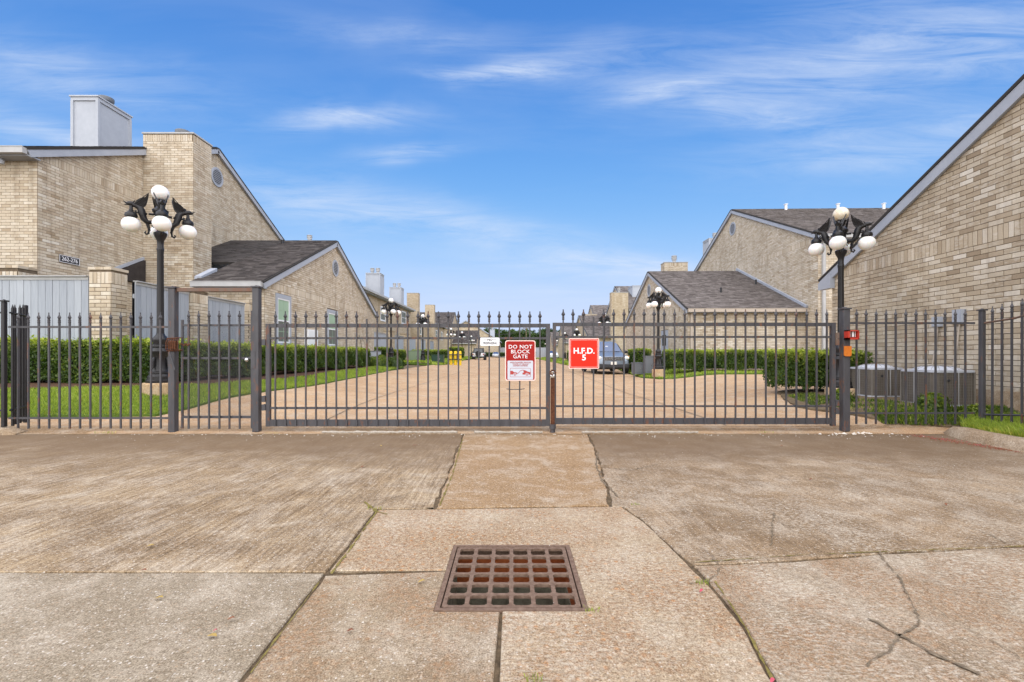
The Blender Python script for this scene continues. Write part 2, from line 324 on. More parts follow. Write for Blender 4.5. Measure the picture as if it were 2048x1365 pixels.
# ------------------------------------------------------------------ object helpers
def tag(o, label=None, cat=None, group=None, kind=None):
    if label: o['label'] = label
    if cat: o['category'] = cat
    if group: o['group'] = group
    if kind: o['kind'] = kind
    return o
def link(name, me, parent=None, loc=None, rz=None, kind=None):
    o = bpy.data.objects.new(name, me); COL.objects.link(o)
    if parent is not None: o.parent = parent
    if loc is not None: o.location = loc
    if rz is not None: o.rotation_euler = (0, 0, rz)
    if kind: o['kind'] = kind
    return o
def thing(name, loc, label, cat, group=None, rz=0):
    o = link(name, None, None, loc, rz); o.empty_display_size = .2
    return tag(o, label, cat, group)
def npmesh(name, V, F, mats, tone=None, smooth=False, mi=None):
    """V (n,3) array, F (m,k) array of equal-sized faces"""
    V = np.asarray(V, dtype=np.float32); F = np.asarray(F, dtype=np.int32)
    me = bpy.data.meshes.new(name); me.vertices.add(len(V)); me.vertices.foreach_set('co', V.ravel())
    k = F.shape[1]; me.loops.add(F.size); me.loops.foreach_set('vertex_index', F.ravel()); me.polygons.add(len(F))
    me.polygons.foreach_set('loop_start', np.arange(0, F.size, k, dtype=np.int32))
    if mi is not None: me.polygons.foreach_set('material_index', np.asarray(mi, dtype=np.int32))
    if tone is not None:
        a = me.attributes.new('tone', 'FLOAT', 'FACE'); a.data.foreach_set('value', np.asarray(tone, dtype=np.float32))
    me.update(calc_edges=True); me.validate()
    for m in (mats if isinstance(mats, (list, tuple)) else [mats]): me.materials.append(m)
    me.polygons.foreach_set('use_smooth', np.full(len(me.polygons), bool(smooth), dtype=bool))
    return me
class MB:
    """collects verts / faces for ONE mesh"""
    def __init__(s): s.v = []; s.f = []; s.mi = []
    def add(s, vs, fs, mi=0):
        b = len(s.v); s.v += [tuple(v) for v in vs]; s.f += [tuple(b + i for i in f) for f in fs]; s.mi += [mi] * len(fs); return s
    def box(s, x0, x1, y0, y1, z0, z1, mi=0):
        vs = [(x, y, z) for z in (z0, z1) for y in (y0, y1) for x in (x0, x1)]
        return s.add(vs, [(0,2,3,1), (4,5,7,6), (0,1,5,4), (2,6,7,3), (0,4,6,2), (1,3,7,5)], mi)
    def obox(s, c, ax, ay, az, mi=0):
        c, ax, ay, az = map(Vector, (c, ax, ay, az))
        vs = [c + i*ax + j*ay + k*az for k in (-1, 1) for j in (-1, 1) for i in (-1, 1)]
        return s.add(vs, [(0,2,3,1), (4,5,7,6), (0,1,5,4), (2,6,7,3), (0,4,6,2), (1,3,7,5)], mi)
    def lathe(s, prof, n=16, c=(0,0), mi=0, flute=0):
        vs = []; fs = []
        for (z, r) in prof:
            for i in range(n):
                a = 2*math.pi*i/n; rr = r * (1 - flute * (i % 2)); vs.append((c[0] + rr*math.cos(a), c[1] + rr*math.sin(a), z))
        for j in range(len(prof)-1):
            for i in range(n):
                a, b = j*n+i, j*n+(i+1) % n; fs.append((a, b, b+n, a+n))
        fs.append(tuple(range(n-1, -1, -1))); fs.append(tuple((len(prof)-1)*n + i for i in range(n)))
        return s.add(vs, fs, mi)
    def tube(s, pts, rad, n=8, mi=0):
        pts = [Vector(p) for p in pts]; rad = rad if isinstance(rad, (list, tuple)) else [rad]*len(pts)
        vs = []; fs = []; prev = None
        for i, p in enumerate(pts):
            d = (pts[min(i+1, len(pts)-1)] - pts[max(i-1, 0)]).normalized()
            u = d.cross(Vector((0,0,1)));
            if u.length < .05: u = d.cross(Vector((0,1,0)))
            u.normalize(); w = d.cross(u)
            if prev is not None and u.dot(prev) < 0: u = -u; w = -w
            prev = u
            for k in range(n):
                a = 2*math.pi*k/n; vs.append(p + (u*math.cos(a) + w*math.sin(a))*rad[i])
        for j in range(len(pts)-1):
            for i in range(n):
                a, b = j*n+i, j*n+(i+1) % n; fs.append((a, b, b+n, a+n))
        fs.append(tuple(range(n-1, -1, -1))); fs.append(tuple((len(pts)-1)*n + i for i in range(n)))
        return s.add(vs, fs, mi)
    def prism(s, pts, O, U, V, N, t, mi=0):
        """polygon pts (u,v) in plane O,U,V extruded by t along N"""
        O, U, V, N = map(Vector, (O, U, V, N)); n = len(pts)
        vs = [O + U*u + V*v for u, v in pts] + [O + U*u + V*v + N*t for u, v in pts]
        fs = [tuple(range(n-1, -1, -1)), tuple(range(n, 2*n))] + [(i, (i+1) % n, (i+1) % n + n, i+n) for i in range(n)]
        return s.add(vs, fs, mi)
    def sphere(s, c, r, seg=16, rings=10, mi=0):
        c = Vector(c); r = r if isinstance(r, (tuple, list)) else (r, r, r)
        vs = [c + Vector((0, 0, r[2]))]; fs = []
        for j in range(1, rings):
            th = math.pi*j/rings
            for i in range(seg):
                a = 2*math.pi*i/seg; vs.append(c + Vector((r[0]*math.sin(th)*math.cos(a), r[1]*math.sin(th)*math.sin(a), r[2]*math.cos(th))))
        vs.append(c - Vector((0, 0, r[2])))
        for i in range(seg): fs.append((0, 1+i, 1+(i+1) % seg))
        for j in range(rings-2):
            for i in range(seg):
                a, b = 1+j*seg+i, 1+j*seg+(i+1) % seg; fs.append((a, a+seg, b+seg, b))
        L = len(vs)-1; o = 1+(rings-2)*seg
        for i in range(seg): fs.append((o+i, L, o+(i+1) % seg))
        return s.add(vs, fs, mi)
    def mesh(s, name, mats, smooth=False, fix=True):
        me = bpy.data.meshes.new(name); me.from_pydata(s.v, [], s.f)
        for m in (mats if isinstance(mats, (list, tuple)) else [mats]): me.materials.append(m)
        for p, i in zip(me.polygons, s.mi): p.material_index = i
        if fix:
            bm = bmesh.new(); bm.from_mesh(me); bmesh.ops.recalc_face_normals(bm, faces=bm.faces); bm.to_mesh(me); bm.free()
        if smooth:
            me.polygons.foreach_set('use_smooth', np.ones(len(me.polygons), dtype=bool))
            try: me.set_sharp_from_angle(angle=R(38))
            except Exception: pass
        me.update(); return me
    def build(s, name, mats, parent=None, smooth=False, kind=None, loc=None):
        return link(name, s.mesh(name, mats, smooth), parent, loc, kind=kind)
def copy_tree(o, parent=None, loc=None, rz=None):
    c = o.copy(); COL.objects.link(c)
    if parent is not None: c.parent = parent
    for ch in list(o.children): copy_tree(ch, c)
    if loc is not None: c.location = loc
    if rz is not None: c.rotation_euler = (0, 0, rz)
    return c
def sm(x): x = np.clip(x, 0, 1); return x*x*(3-2*x)
def gz(X, Y):
    X = np.asarray(X, dtype=float); Y = np.asarray(Y, dtype=float)
    base = .04*sm((Y-6.06)/.4)*(1-sm((Y-9)/4))
    ry = sm((Y-6.4)/2.4)
    left = ry*(.19*sm((-X-1.8)/3.2) + .21*sm((-X-5.0)/1.5))
    rr = sm((Y-6.25)/.8); x0 = 4.1 + 2.0*sm((Y-13)/6)
    right = rr*.21*sm((X-x0)/2.3)
    return base + left + right
def gzf(x, y): return float(gz(x, y))
def gp(px, py, z=0.0):
    """survey helper: the ground point seen at photo pixel (px, py) when it lies at height z"""
    Y = (CAM_H - z)*FPX/(py - HZ); return ((px-1024)/FPX*Y, Y)
# ------------------------------------------------------------------ ground
def grid_sheet(name, xs, ys, zoff, m, keep=None, jitter=0.0, kind='structure', parent=None):
    xs = np.array(xs); ys = np.array(ys); XX, YY = np.meshgrid(xs, ys)
    if jitter: pass
    ZZ = gz(XX, YY) + zoff
    V = np.stack([XX.ravel(), YY.ravel(), ZZ.ravel()], 1); nx = len(xs)
    F = []
    for j in range(len(ys)-1):
        for i in range(nx-1):
            if keep is not None and not keep((xs[i]+xs[i+1])/2, (ys[j]+ys[j+1])/2): continue
            a = j*nx+i; F.append((a, a+1, a+1+nx, a+nx))
    me = npmesh(name, V, F, m, smooth=True); o = link(name, me, parent, kind=kind); return o
def span(a, b, st): return list(np.arange(a, b, st)) + [b]
ter = MB(); 
tx = [-600, -200, -80, -40] + span(-24, 24, 1.0) + [40, 80, 200, 600]; ty = [-300, -60, -20, -8, 0] + span(2, 32, 1.0) + [45, 60, 90, 130, 200, 400, 900]
grid_sheet('ground', tx, ty, -.16, M['soil'])
# inner road and court of tan concrete
grid_sheet('road', span(-5.6, 5.0, .35) + span(5.4, 15, .6), span(6.05, 30, .35) + span(32, 130, 4.0), 0.0, M['conc_road'])
road = bpy.data.objects['road']
grid_sheet('sidewalk', span(-16, -5.6, .6), span(6.05, 7.6, .2), -.002, M['conc_road'])
def ribbon(name, pts, w, m, zoff, parent, jit=.25, seed=0, gfun=True, step=.06):
    rg = random.Random(seed); P = []
    for (x0, y0), (x1, y1) in zip(pts[:-1], pts[1:]):
        n = max(1, int(math.hypot(x1-x0, y1-y0)/step))
        for i in range(n): P.append((x0+(x1-x0)*i/n, y0+(y1-y0)*i/n))
    P.append(pts[-1]); mb = MB(); vs = []
    if zoff >= .006 and step < .1:
        o2 = 0; Q = [P[0]]
        for q in P[1:-1]: o2 = o2*.75+rg.uniform(-.008, .008); Q.append((q[0]+o2, q[1]+o2*rg.uniform(-.6, .6)))
        P = Q+[P[-1]]
    for i, (x, y) in enumerate(P):
        a, b = P[max(i-1, 0)], P[min(i+1, len(P)-1)]; dx, dy = b[0]-a[0], b[1]-a[1]; L = math.hypot(dx, dy) or 1
        ww = w/2*(1+rg.uniform(-jit, jit)*1.6); off = rg.uniform(-jit, jit)*w*.5
        nx, ny = -dy/L, dx/L
        z = (gzf(x, y) if gfun else 0)+zoff
        vs += [(x+nx*(off-ww), y+ny*(off-ww), z), (x+nx*(off+ww), y+ny*(off+ww), z)]
    mb.add(vs, [(2*i, 2*i+2, 2*i+3, 2*i+1) for i in range(len(P)-1)])
    return mb.build(name, m, parent)
for k, (pts, w) in enumerate([([(3.02, 6.3), (3.03, 12), (3.3, 22), (3.55, 40), (3.6, 110)], .022), ([(-2.78, 6.3), (-3.0, 12), (-2.85, 22), (-2.9, 60), (-2.9, 110)], .02),
        ([(-5.2, 11.2), (3, 10.9), (9, 11)], .018), ([(-5.2, 17.5), (3, 17), (12, 17.2)], .02), ([(-5.2, 25), (5, 24.6)], .025), ([(-5.2, 34), (5, 34)], .03), ([(-5.2, 45), (5, 45)], .04)]):
    ribbon('expansion_joint', pts, w, M['crack'], .006, road, .2, k, step=.5)

# --- near driveway: separate slabs with open joints
drive = link('driveway', None, None, (0, 0, 0), kind='structure')
bed = MB(); bed.box(-14, 14, -6, 6.2, -.15, -.018); bed.build('joint_bed', M['dirt'], drive)
def edge(pts, jag, seed, step=.05):
    """subdivide an open polyline and make it ragged"""
    rg = random.Random(seed); out = []; o1 = 0
    for (a, b) in zip(pts[:-1], pts[1:]):
        n = max(1, int(math.hypot(b[0]-a[0], b[1]-a[1])/step))
        for i in range(n):
            o1 = o1*.7 + rg.uniform(-1, 1)*jag; t = i/n
            dx, dy = b[0]-a[0], b[1]-a[1]; L = math.hypot(dx, dy) or 1
            o = 0 if i == 0 and not out else o1
            out.append((a[0]+dx*t - dy/L*o, a[1]+dy*t + dx/L*o))
    out.append(pts[-1]); return out
def slab(name, outline, m, top=0.0, label=None, round_=.005):
    cl_ = []
    for p in outline:
        if not cl_ or math.hypot(p[0]-cl_[-1][0], p[1]-cl_[-1][1]) > .012: cl_.append(p)
    outline = cl_
    bm = bmesh.new(); vs = [bm.verts.new((x, y, top)) for x, y in outline]; f = bm.faces.new(vs); 
    if f.normal.z < 0 : bmesh.ops.reverse_faces(bm, faces=[f])
    f.normal_update()
    if f.normal.z < 0: f.normal_flip()
    r = bmesh.ops.extrude_face_region(bm, geom=[f]); 
    vv = [g for g in r['geom'] if isinstance(g, bmesh.types.BMVert)]
    # r is the new (top) copy: lift nothing, lower the original ring
    for v in vs: v.co.z -= .10
    bmesh.ops.recalc_face_normals(bm, faces=bm.faces)
    tf = [f for f in bm.faces if len(f.verts) > 10 and f.calc_center_median().z > top-.02]
    if tf: bmesh.ops.inset_region(bm, faces=tf, thickness=round_, depth=0); 
    for f in bm.faces:
        pass
    ring = set(v for f in bm.faces if abs(f.normal.z) < .5 for v in f.verts if v.co.z > top-.01)
    for v in ring: v.co.z -= round_
    bmesh.ops.triangulate(bm, faces=[f for f in bm.faces if len(f.verts) > 4])
    me = bpy.data.meshes.new(name); bm.to_mesh(me); bm.free(); me.materials.append(m)
    o = link(name, me, drive); 
    if label: o['label'] = label
    return o
XL, XR, YN, YF = -13.0, 13.0, -5.0, 6.12
LJ = [(-.86, YN), (-.869, 1.486), (-.89, 2.2), (-.905, 3.13)]           # left joint of the drain slab
RJ = [(.80, YN), (.84, 1.486), (.893, 1.785), (.90, 2.10), (.86, 2.6), (.83, 2.9), (.755, 3.2)]
BJ = [(-.905, 3.13), (-.3, 3.15), (.3, 3.18), (.755, 3.2)]
SL = [(-.52, 3.14), (-.56, 4.2), (-.60, 5.2), (-.64, YF)]
SR = [(.68, 3.2), (.78, 3.9), (.90, 5.0), (1.0, YF)]
def off(pts, dx=0, dy=0): return [(x+dx, y+dy) for x, y in pts]
g = .008
lowY = 2.235
slab('driveway_slab', edge(off(LJ[:2]+[(-.889, lowY-g)], -g*1.6), .0015, 1) + edge([(-.905, lowY-g), (XL, lowY-g+.02)], .0012, 2) + [(XL, YN)], M['conc_leftlow'], .0, 'smooth pale grey aggregate slab in the lower left')
slab('driveway_slab', edge([(-.889-1.4*g, lowY+g), (-.905-1.4*g, 3.13)], .004, 3) + edge([(-.905-1.2*g, 3.15+g), (-.53-g, 3.16+g)], .004, 4) + edge(off(SL, -g), .010, 5) + [(XL, YF), (XL, lowY+g)] + edge([(XL, lowY+g), (-.905, lowY+g)], .0012, 6)[1:-1], M['conc_left'], .001, 'weathered brown slab with slanting brush marks')
# drain slab around the square hole of the grate
gx0, gx1, gy0, gy1 = -.318, .312, 1.895, 2.545
slab('driveway_slab', edge(off(LJ[:3], g*.8), .003, 11)[:] + [(gx0, 2.245), (gx0, gy0), (-.045-.006, gy0), (-.055-.006, 1.486), (-.06, YN)], M['conc_patch'], 0, 'darker patched slab beside the drain grate')
slab('driveway_slab', [(-.045+.006, gy0), (gx1, gy0), (gx1, gy1)] + [(gx0, gy1), (gx0, 2.258)] + edge([(-.889+g, 2.25), (-.905+g, 3.13-g)], .003, 12)[0:] + edge(off(BJ[1:], -g, -g), .003, 13) + edge(off(RJ[::-1], -g, -g)[1:], .004, 14) + [(-.06+.012, YN)], M['conc_drain'], .002, 'pale slab with orange pebbles around the drain grate')
slab('driveway_slab', edge(off(SL, g, g*2), .008, 15) + edge(off(SR[::-1], -g, g*2), .009, 16) + [(0, 3.19+g)], M['conc_strip'], .001, 'narrow tan strip running from the drain slab to the gate')
RH = [(.90, 2.31), (1.3, 2.34), (2.0, 2.45), (2.8, 2.54), (5, 2.80), (XR, 3.6)]
slab('driveway_slab', edge(off(SR, g), .014, 18) + [(XR, YF), (XR, 3.6+g)] + edge(off(RH[::-1], 0, g), .004, 19)[1:-1] + edge(off([(.90, 2.31+g), (.86, 2.6), (.83, 2.9), (.755, 3.2)], g), .008, 20), M['conc_right'], .0015, 'mottled brown slab right of the strip')
slab('driveway_slab', edge(off(RH, 0, -g), .004, 21) + [(XR, YN), (.80+g, YN)] + edge(off([(.80, YN), (.84, 1.486), (.893, 1.785), (.90, 2.10), (.90, 2.29)], g), .004, 22)[1:], M['conc_rightlow'], .0005, 'cracked grey slab in the lower right')
# apron under the fence line, reddish, heaved
grid_sheet('gate_threshold', span(-12, 12, .3), [6.04, 6.12, 6.2, 6.3, 6.5], .004, M['conc_strip'], parent=drive)
bpy.data.objects['gate_threshold'].pop('kind', None)
def px_path(pts, z=0.0): return [gp(x, y, z) for x, y in pts]
cr = [
 ([(1548,1028),(1545,1060),(1541,1093)], .012), ([(1548,1030),(1575,1055),(1610,1056)], .006), ([(1760,1105),(1775,1130),(1805,1160),(1808,1180),(1820,1205),(1836,1248),(1812,1272),(1790,1290),(1778,1308),(1745,1320),(1735,1335)], .011),
 ([(1735,1240),(1800,1275),(1870,1310),(1960,1352)], .026), ([(1940,1058),(1990,1075),(2018,1093)], .007), ([(1836,1200),(1880,1225),(1930,1260),(2040,1320)], .004),
 ([(740,1018),(775,1000),(830,985)], .007), ([(640,985),(700,985),(745,1008)], .005), ([(1200,935),(1260,942),(1315,930)], .014), ([(1197,905),(1190,930),(1207,965),(1235,995)], .02),
 ([(1300,1245),(1370,1250)], .003), ([(470,955),(560,985)], .003), ([(1610,1070),(1680,1095)], .004), ([(1525,1060),(1590,1095)], .004), ([(1380,1170),(1410,1165),(1432,1150),(1437,1135),(1425,1120)], .014),
 ([(320,1000),(420,960)], .004), ([(180,945),(0,958)], .004), ([(2048,1085),(1850,1093)], .004), ([(1640,1265),(1560,1268)], .003)]
for k, (pts, w) in enumerate(cr):
    ribbon('crack', px_path(pts), w*.5, M['crack'], .0065, drive, .5, 100+k, False, .02)
for k, (pts, w) in enumerate([([(640,1165),(580,1245),(500,1350)], .012), ([(755,1022),(700,1100),(662,1150)], .02), ([(1430,1165),(1490,1255),(1545,1360)], .014), ([(1385,1127),(1600,1112),(2048,1094)], .010),
        ([(730,1005),(752,1024),(775,1030)], .03), ([(925,880),(905,950),(880,1012)], .018)]):
    ribbon('joint_weed', px_path(pts), w*.5, M['moss'], .0055, drive, .6, 200+k, False, .03)
rg = random.Random(5)
ribbon('dirt_line', [(-7, 6.075), (-3, 6.08), (0, 6.07), (3, 6.08), (5.3, 6.07)], .035, M['crack'], .004, drive, .8, 91, False, .05)
# white sealant bead along the threshold
for k, (a, b) in enumerate([((640, 868), (915, 866)), ((948, 868), (1085, 867)), ((1165, 868), (1395, 866))]):
    (xa, ya), (xb, yb) = gp(*a, .01), gp(*b, .01); n = int(abs(xb-xa)/.03)
    mb = MB(); pts = [(xa+(xb-xa)*i/n, 6.1+rg.uniform(-.006, .006), .018+rg.uniform(0, .006)) for i in range(n+1)]
    mb.tube(pts, [rg.uniform(.008, .022) for _ in pts], 6); mb.build('sealant_bead', M['caulk'], drive, True)
# drain grate -----------------------------------------------------------
gr = thing('drain_grate', ((gx0+gx1)/2, (gy0+gy1)/2, 0), 'rusty square iron drain grate of six by six holes set in the concrete', 'drain grate')
W, D = gx1-gx0, gy1-gy0
fr = MB(); t = .020
for (x0, x1, y0, y1) in ((-W/2, W/2, -D/2, -D/2+t), (-W/2, W/2, D/2-t, D/2), (-W/2, -W/2+t, -D/2+t, D/2-t), (W/2-t, W/2, -D/2+t, D/2-t)): fr.box(x0, x1, y0, y1, -.05, .004)
fr.build('grate_frame', M['drain'], gr)
gw, gd = W-2*t-.012, D-2*t-.012; n = 6; px_, py_ = gw/(n+.18), gd/(n+.18); hx, hy = px_*.80, py_*.80
lat = MB(); zb, zt = -.012, .002
xs_ = [-gw/2]; ys_ = [-gd/2]
for i in range(n):
    cx = (i-(n-1)/2)*px_; xs_ += [cx-hx/2, cx+hx/2]; cy = (i-(n-1)/2)*py_; ys_ += [cy-hy/2, cy+hy/2]
xs_.append(gw/2); ys_.append(gd/2)
bm = bmesh.new(); gv = {}
for i, x in enumerate(xs_):
    for j, y in enumerate(ys_): gv[i, j] = bm.verts.new((x, y, zt))
hole = lambda i, j: i % 2 == 1 and j % 2 == 1
tf = [bm.faces.new((gv[i, j], gv[i+1, j], gv[i+1, j+1], gv[i, j+1])) for i in range(len(xs_)-1) for j in range(len(ys_)-1) if not hole(i, j)]
ext = bmesh.ops.extrude_face_region(bm, geom=tf)
for v in [q for q in ext['geom'] if isinstance(q, bmesh.types.BMVert)]: v.co.z = zb
bmesh.ops.recalc_face_normals(bm, faces=bm.faces)
be = [e for e in bm.edges if len(e.link_faces) == 2 and abs(e.verts[0].co.z-e.verts[1].co.z) > .01]
bmesh.ops.bevel(bm, geom=be, offset=.006, segments=2, affect='EDGES')
me = bpy.data.meshes.new('grate'); bm.to_mesh(me); bm.free(); me.materials.append(M['drain']); link('grate', me, gr)
sh = MB()
for (x0, x1, y0, y1, mi) in ((-W/2, -W/2+.02, -D/2+.02, D/2-.02, 1), (W/2-.02, W/2, -D/2+.02, D/2-.02, 0), (-W/2, W/2, -D/2, -D/2+.02, 1), (-W/2, W/2, D/2-.02, D/2, 0)): sh.box(x0, x1, y0, y1, -.19 if mi == 0 else -.75, -.052, mi)
sh.box(-W/2, W/2, D/2-.025, D/2-.003, -.75, -.191, 1); sh.box(W/2-.025, W/2-.003, -D/2, D/2-.03, -.75, -.191, 1)
sh.box(-W/2+.03, W/2-.03, -D/2+.03, D/2-.03, -.6, -.56, 1)
sh.build('drain_shaft', [M['brickred'], M['drain_mud']], gr)
bed_o = bpy.data.objects['joint_bed']    # the bed must not fill the shaft: rebuild it as four pieces
bpy.data.objects.remove(bed_o)
bed = MB()
for (x0, x1, y0, y1) in ((-14, gx0, -6, 6.2), (gx1, 14, -6, 6.2), (gx0, gx1, -6, gy0), (gx0, gx1, gy1, 6.2)): bed.box(x0, x1, y0, y1, -.15, -.0095)
bed.build('joint_bed', M['dirt'], drive)
# the soil sheet lies 16 cm down: cut the shaft's footprint out of it
go = bpy.data.objects['ground']; bm = bmesh.new(); bm.from_mesh(go.data)
kill = [f for f in bm.faces if abs(f.calc_center_median().x) < 1.6 and 0 < f.calc_center_median().y < 4.2]
bmesh.ops.delete(bm, geom=kill, context='FACES'); bm.to_mesh(go.data); bm.free()
# cross joint of the patched corner
ribbon('crack', [(-.88, 2.252), (-.33, 2.252)], .008, M['crack'], -.003, drive, .3, 77, False)

# --- kerbs
def curb(name, path, w, h, label=None):
    P = [Vector((x, y, 0)) for x, y in path]; prof = [(-w/2-.03, 0), (-w/2, h*.75), (-w/2+.04, h), (w/2-.04, h), (w/2, h*.8), (w/2+.01, -.05)]
    vs = []; fs = []; n = len(prof)
    for i, p in enumerate(P):
        d = (P[min(i+1, len(P)-1)]-P[max(i-1, 0)]).normalized(); nrm = Vector((-d.y, d.x, 0)); end = min(1, (min(i, len(P)-1-i)+.35)/1.5) if i < 3 else 1
        for (o, z) in prof: vs.append(p+nrm*o+Vector((0, 0, (z*end if z > 0 else z)+.0)))
    for i in range(len(P)-1):
        for k in range(n-1): fs.append((i*n+k, i*n+k+1, (i+1)*n+k+1, (i+1)*n+k))
    fs.append(tuple(range(n))); fs.append(tuple((len(P)-1)*n+k for k in range(n-1, -1, -1)))
    mb = MB(); mb.add(vs, fs); o = mb.build(name, M['conc_curb'], None, True, kind='structure'); return o
curb('kerb', [(5.80, 6.08), (5.72, 5.95), (5.64, 5.75), (5.58, 5.5), (5.55, 5.0), (5.53, 4), (5.5, 2), (5.5, -4)][::-1][::-1], .20, .13)
ck = curb('kerb_end', [(-6.45, 6.13), (-6.6, 6.1), (-6.8, 6.05), (-7.2, 6.0), (-9, 5.9), (-13, 5.9)], .22, .09)

# ------------------------------------------------------------------ lawns, beds, grass
def in_poly(x, y, P):
    c = False; j = len(P)-1
    for i in range(len(P)):
        xi, yi = P[i]; xj, yj = P[j]
        if (yi > y) != (yj > y) and x < (xj-xi)*(y-yi)/(yj-yi)+xi: c = not c
        j = i
    return c
def in_poly_np(X, Y, P):
    c = np.zeros(X.shape, bool); j = len(P)-1
    for i in range(len(P)):
        xi, yi = P[i]; xj, yj = P[j]
        c ^= ((yi > Y) != (yj > Y)) & (X < (xj-xi)*(Y-yi)/((yj-yi) or 1e-9)+xi); j = i
    return c
def surface(name, poly, zoff, m, cell, kind='structure', thick=.0):
    bm = bmesh.new(); f = bm.faces.new([bm.verts.new((x, y, 0)) for x, y in poly])
    x0, x1 = min(p[0] for p in poly), max(p[0] for p in poly); y0, y1 = min(p[1] for p in poly), max(p[1] for p in poly)
    x = x0+cell
    while x < x1: bmesh.ops.bisect_plane(bm, geom=bm.verts[:]+bm.edges[:]+bm.faces[:], plane_co=(x, 0, 0), plane_no=(1, 0, 0)); x += cell
    y = y0+cell
    while y < y1: bmesh.ops.bisect_plane(bm, geom=bm.verts[:]+bm.edges[:]+bm.faces[:], plane_co=(0, y, 0), plane_no=(0, 1, 0)); y += cell
    # skirt so the sheet has an edge
    bnd = [e for e in bm.edges if len(e.link_faces) == 1]
    for v in bm.verts: v.co.z = gzf(v.co.x, v.co.y)+zoff
    ex = bmesh.ops.extrude_edge_only(bm, edges=bnd)
    for v in [q for q in ex['geom'] if isinstance(q, bmesh.types.BMVert)]: v.co.z -= zoff+.05
    bmesh.ops.recalc_face_normals(bm, faces=bm.faces)
    up_ = sum(f.normal.z for f in bm.faces)
    if up_ < 0: bmesh.ops.reverse_faces(bm, faces=bm.faces)
    me = bpy.data.meshes.new(name); bm.to_mesh(me); bm.free(); me.materials.append(m); return link(name, me, None, kind=kind)
LAWN_L = edge([(-16, 6.9), (-9, 6.92), (-6.3, 6.95), (-5.45, 7.1), (-5.28, 7.6), (-5.18, 9), (-5.2, 12), (-5.35, 16), (-5.6, 21), (-5.95, 25.5), (-6.3, 27.2), (-7.2, 28)], .02, 31, .25) + [(-9.5, 28.2), (-16, 28.2)]
surface('lawn', LAWN_L, .035, M['turf'], .6)
BED_L = edge([(-16, 8.35), (-7.3, 8.35), (-6.35, 8.5), (-6.05, 9.2), (-6.05, 12), (-6.3, 18), (-6.6, 22.5), (-7.5, 23.2)], .03, 32, .25) + [(-16, 23.2)]
surface('mulch_bed', BED_L, .05, M['mulch'], .6)
LAWN_R = edge([(5.2, 6.72), (5.05, 7.4), (5.0, 8.1), (5.45, 9.4), (5.75, 10.1), (6.3, 10.3)], .03, 33, .15) + [(7.6, 10.3), (7.6, 6.35)] + edge([(7.6, 6.35), (5.9, 6.3), (5.5, 6.45)], .03, 34, .15)[1:]
surface('planting_bed', LAWN_R, .03, M['soil'], .5)
PATCH_R = edge([(5.66, -4), (5.66, 5.4), (5.8, 5.95), (6.1, 6.33)], .008, 35, .2) + [(7.5, 6.33), (7.5, -4)]
surface('verge', PATCH_R, .115, M['turf'], .8)
VERGE_L = [(-6.6, 6.22), (-16, 6.22), (-16, 6.88), (-6.6, 6.86)]
ISL_R = edge([(5.6, 20.2), (6.0, 18.95), (7.2, 18.8), (13.6, 18.9)], .05, 36, .3) + [(13.6, 21.2), (8.2, 21.2), (8.0, 30), (6.8, 30), (6.2, 25)]
surface('lawn_island', ISL_R, .06, M['turf'], .8)
FAR_L = [(-5.4, 33.0), (-5.1, 36), (-5.3, 46), (-5.9, 60), (-6.1, 110), (-12, 110), (-12, 38), (-8.6, 33)]
surface('far_lawn', FAR_L, .06, M['turf'], 4)
FAR_R = [(5.5, 38), (5.0, 41), (5.0, 60), (5.2, 110), (12, 110), (12, 38)]
surface('far_lawn', FAR_R, .06, M['turf'], 4)
surface('side_ground', [(-60, 28.3), (-9, 28.3), (-9, 130), (-60, 130)], .0, M['turf'], 12)
surface('side_ground', [(9, 30.2), (60, 30.2), (60, 130), (9, 130)], .0, M['turf'], 12)

def blades(name, poly, n, hmin, hmax, w, zoff, m, seed, label, excl=None, dens_y=None, tone=(0, 1), clump=True):
    rg_ = np.random.default_rng(seed); P = poly; x0, x1 = min(p[0] for p in P), max(p[0] for p in P); y0, y1 = min(p[1] for p in P), max(p[1] for p in P)
    X = rg_.uniform(x0, x1, n*4); Y = rg_.uniform(y0, y1, n*4)
    k = in_poly_np(X, Y, P)
    if excl is not None: k &= ~in_poly_np(X, Y, excl)
    if dens_y is not None: k &= rg_.uniform(0, 1, len(X)) < dens_y(X, Y)
    X, Y = X[k][:n], Y[k][:n]; n = len(X)
    patch = np.sin(X*2.1+1.3*np.sin(Y*1.7))*np.cos(Y*2.6+X*.7)
    H = rg_.uniform(hmin, hmax, n)*(1+.25*patch); A = rg_.uniform(0, 2*np.pi, n); lean = rg_.uniform(0, .8, n)*H; LA = rg_.uniform(0, 2*np.pi, n)
    sc = 1+np.clip(Y-9, 0, 30)*.12; Z = gz(X, Y)+zoff; ww = w*sc*rg_.uniform(.7, 1.3, n)
    dx, dy = np.cos(A)*ww, np.sin(A)*ww; tx, ty = np.cos(LA)*lean, np.sin(LA)*lean
    V = np.stack([np.stack([X-dx, Y-dy, Z-.01], 1), np.stack([X+dx, Y+dy, Z-.01], 1), np.stack([X+dx*.5+tx*.45, Y+dy*.5+ty*.45, Z+H*.6], 1), np.stack([X+tx, Y+ty, Z+H], 1)], 1).reshape(-1, 3)
    F = np.arange(4*n).reshape(n, 4)
    tn = np.clip(rg_.normal(.5, .2, n)+.12*patch, tone[0], tone[1])
    o = link(name, npmesh(name, V, F, m, tn)); return tag(o, label, 'grass', kind='stuff')
def dens(X, Y): return np.clip(9.0/np.maximum(Y, 6), 0, 1)**1.8
blades('grass', [p if p[0] > -11 else (-11, p[1]) for p in LAWN_L], 120000, .03, .065, .0045, .03, M['grass'], 41, 'bright mown grass of the left lawn in front of the hedge', BED_L, dens)
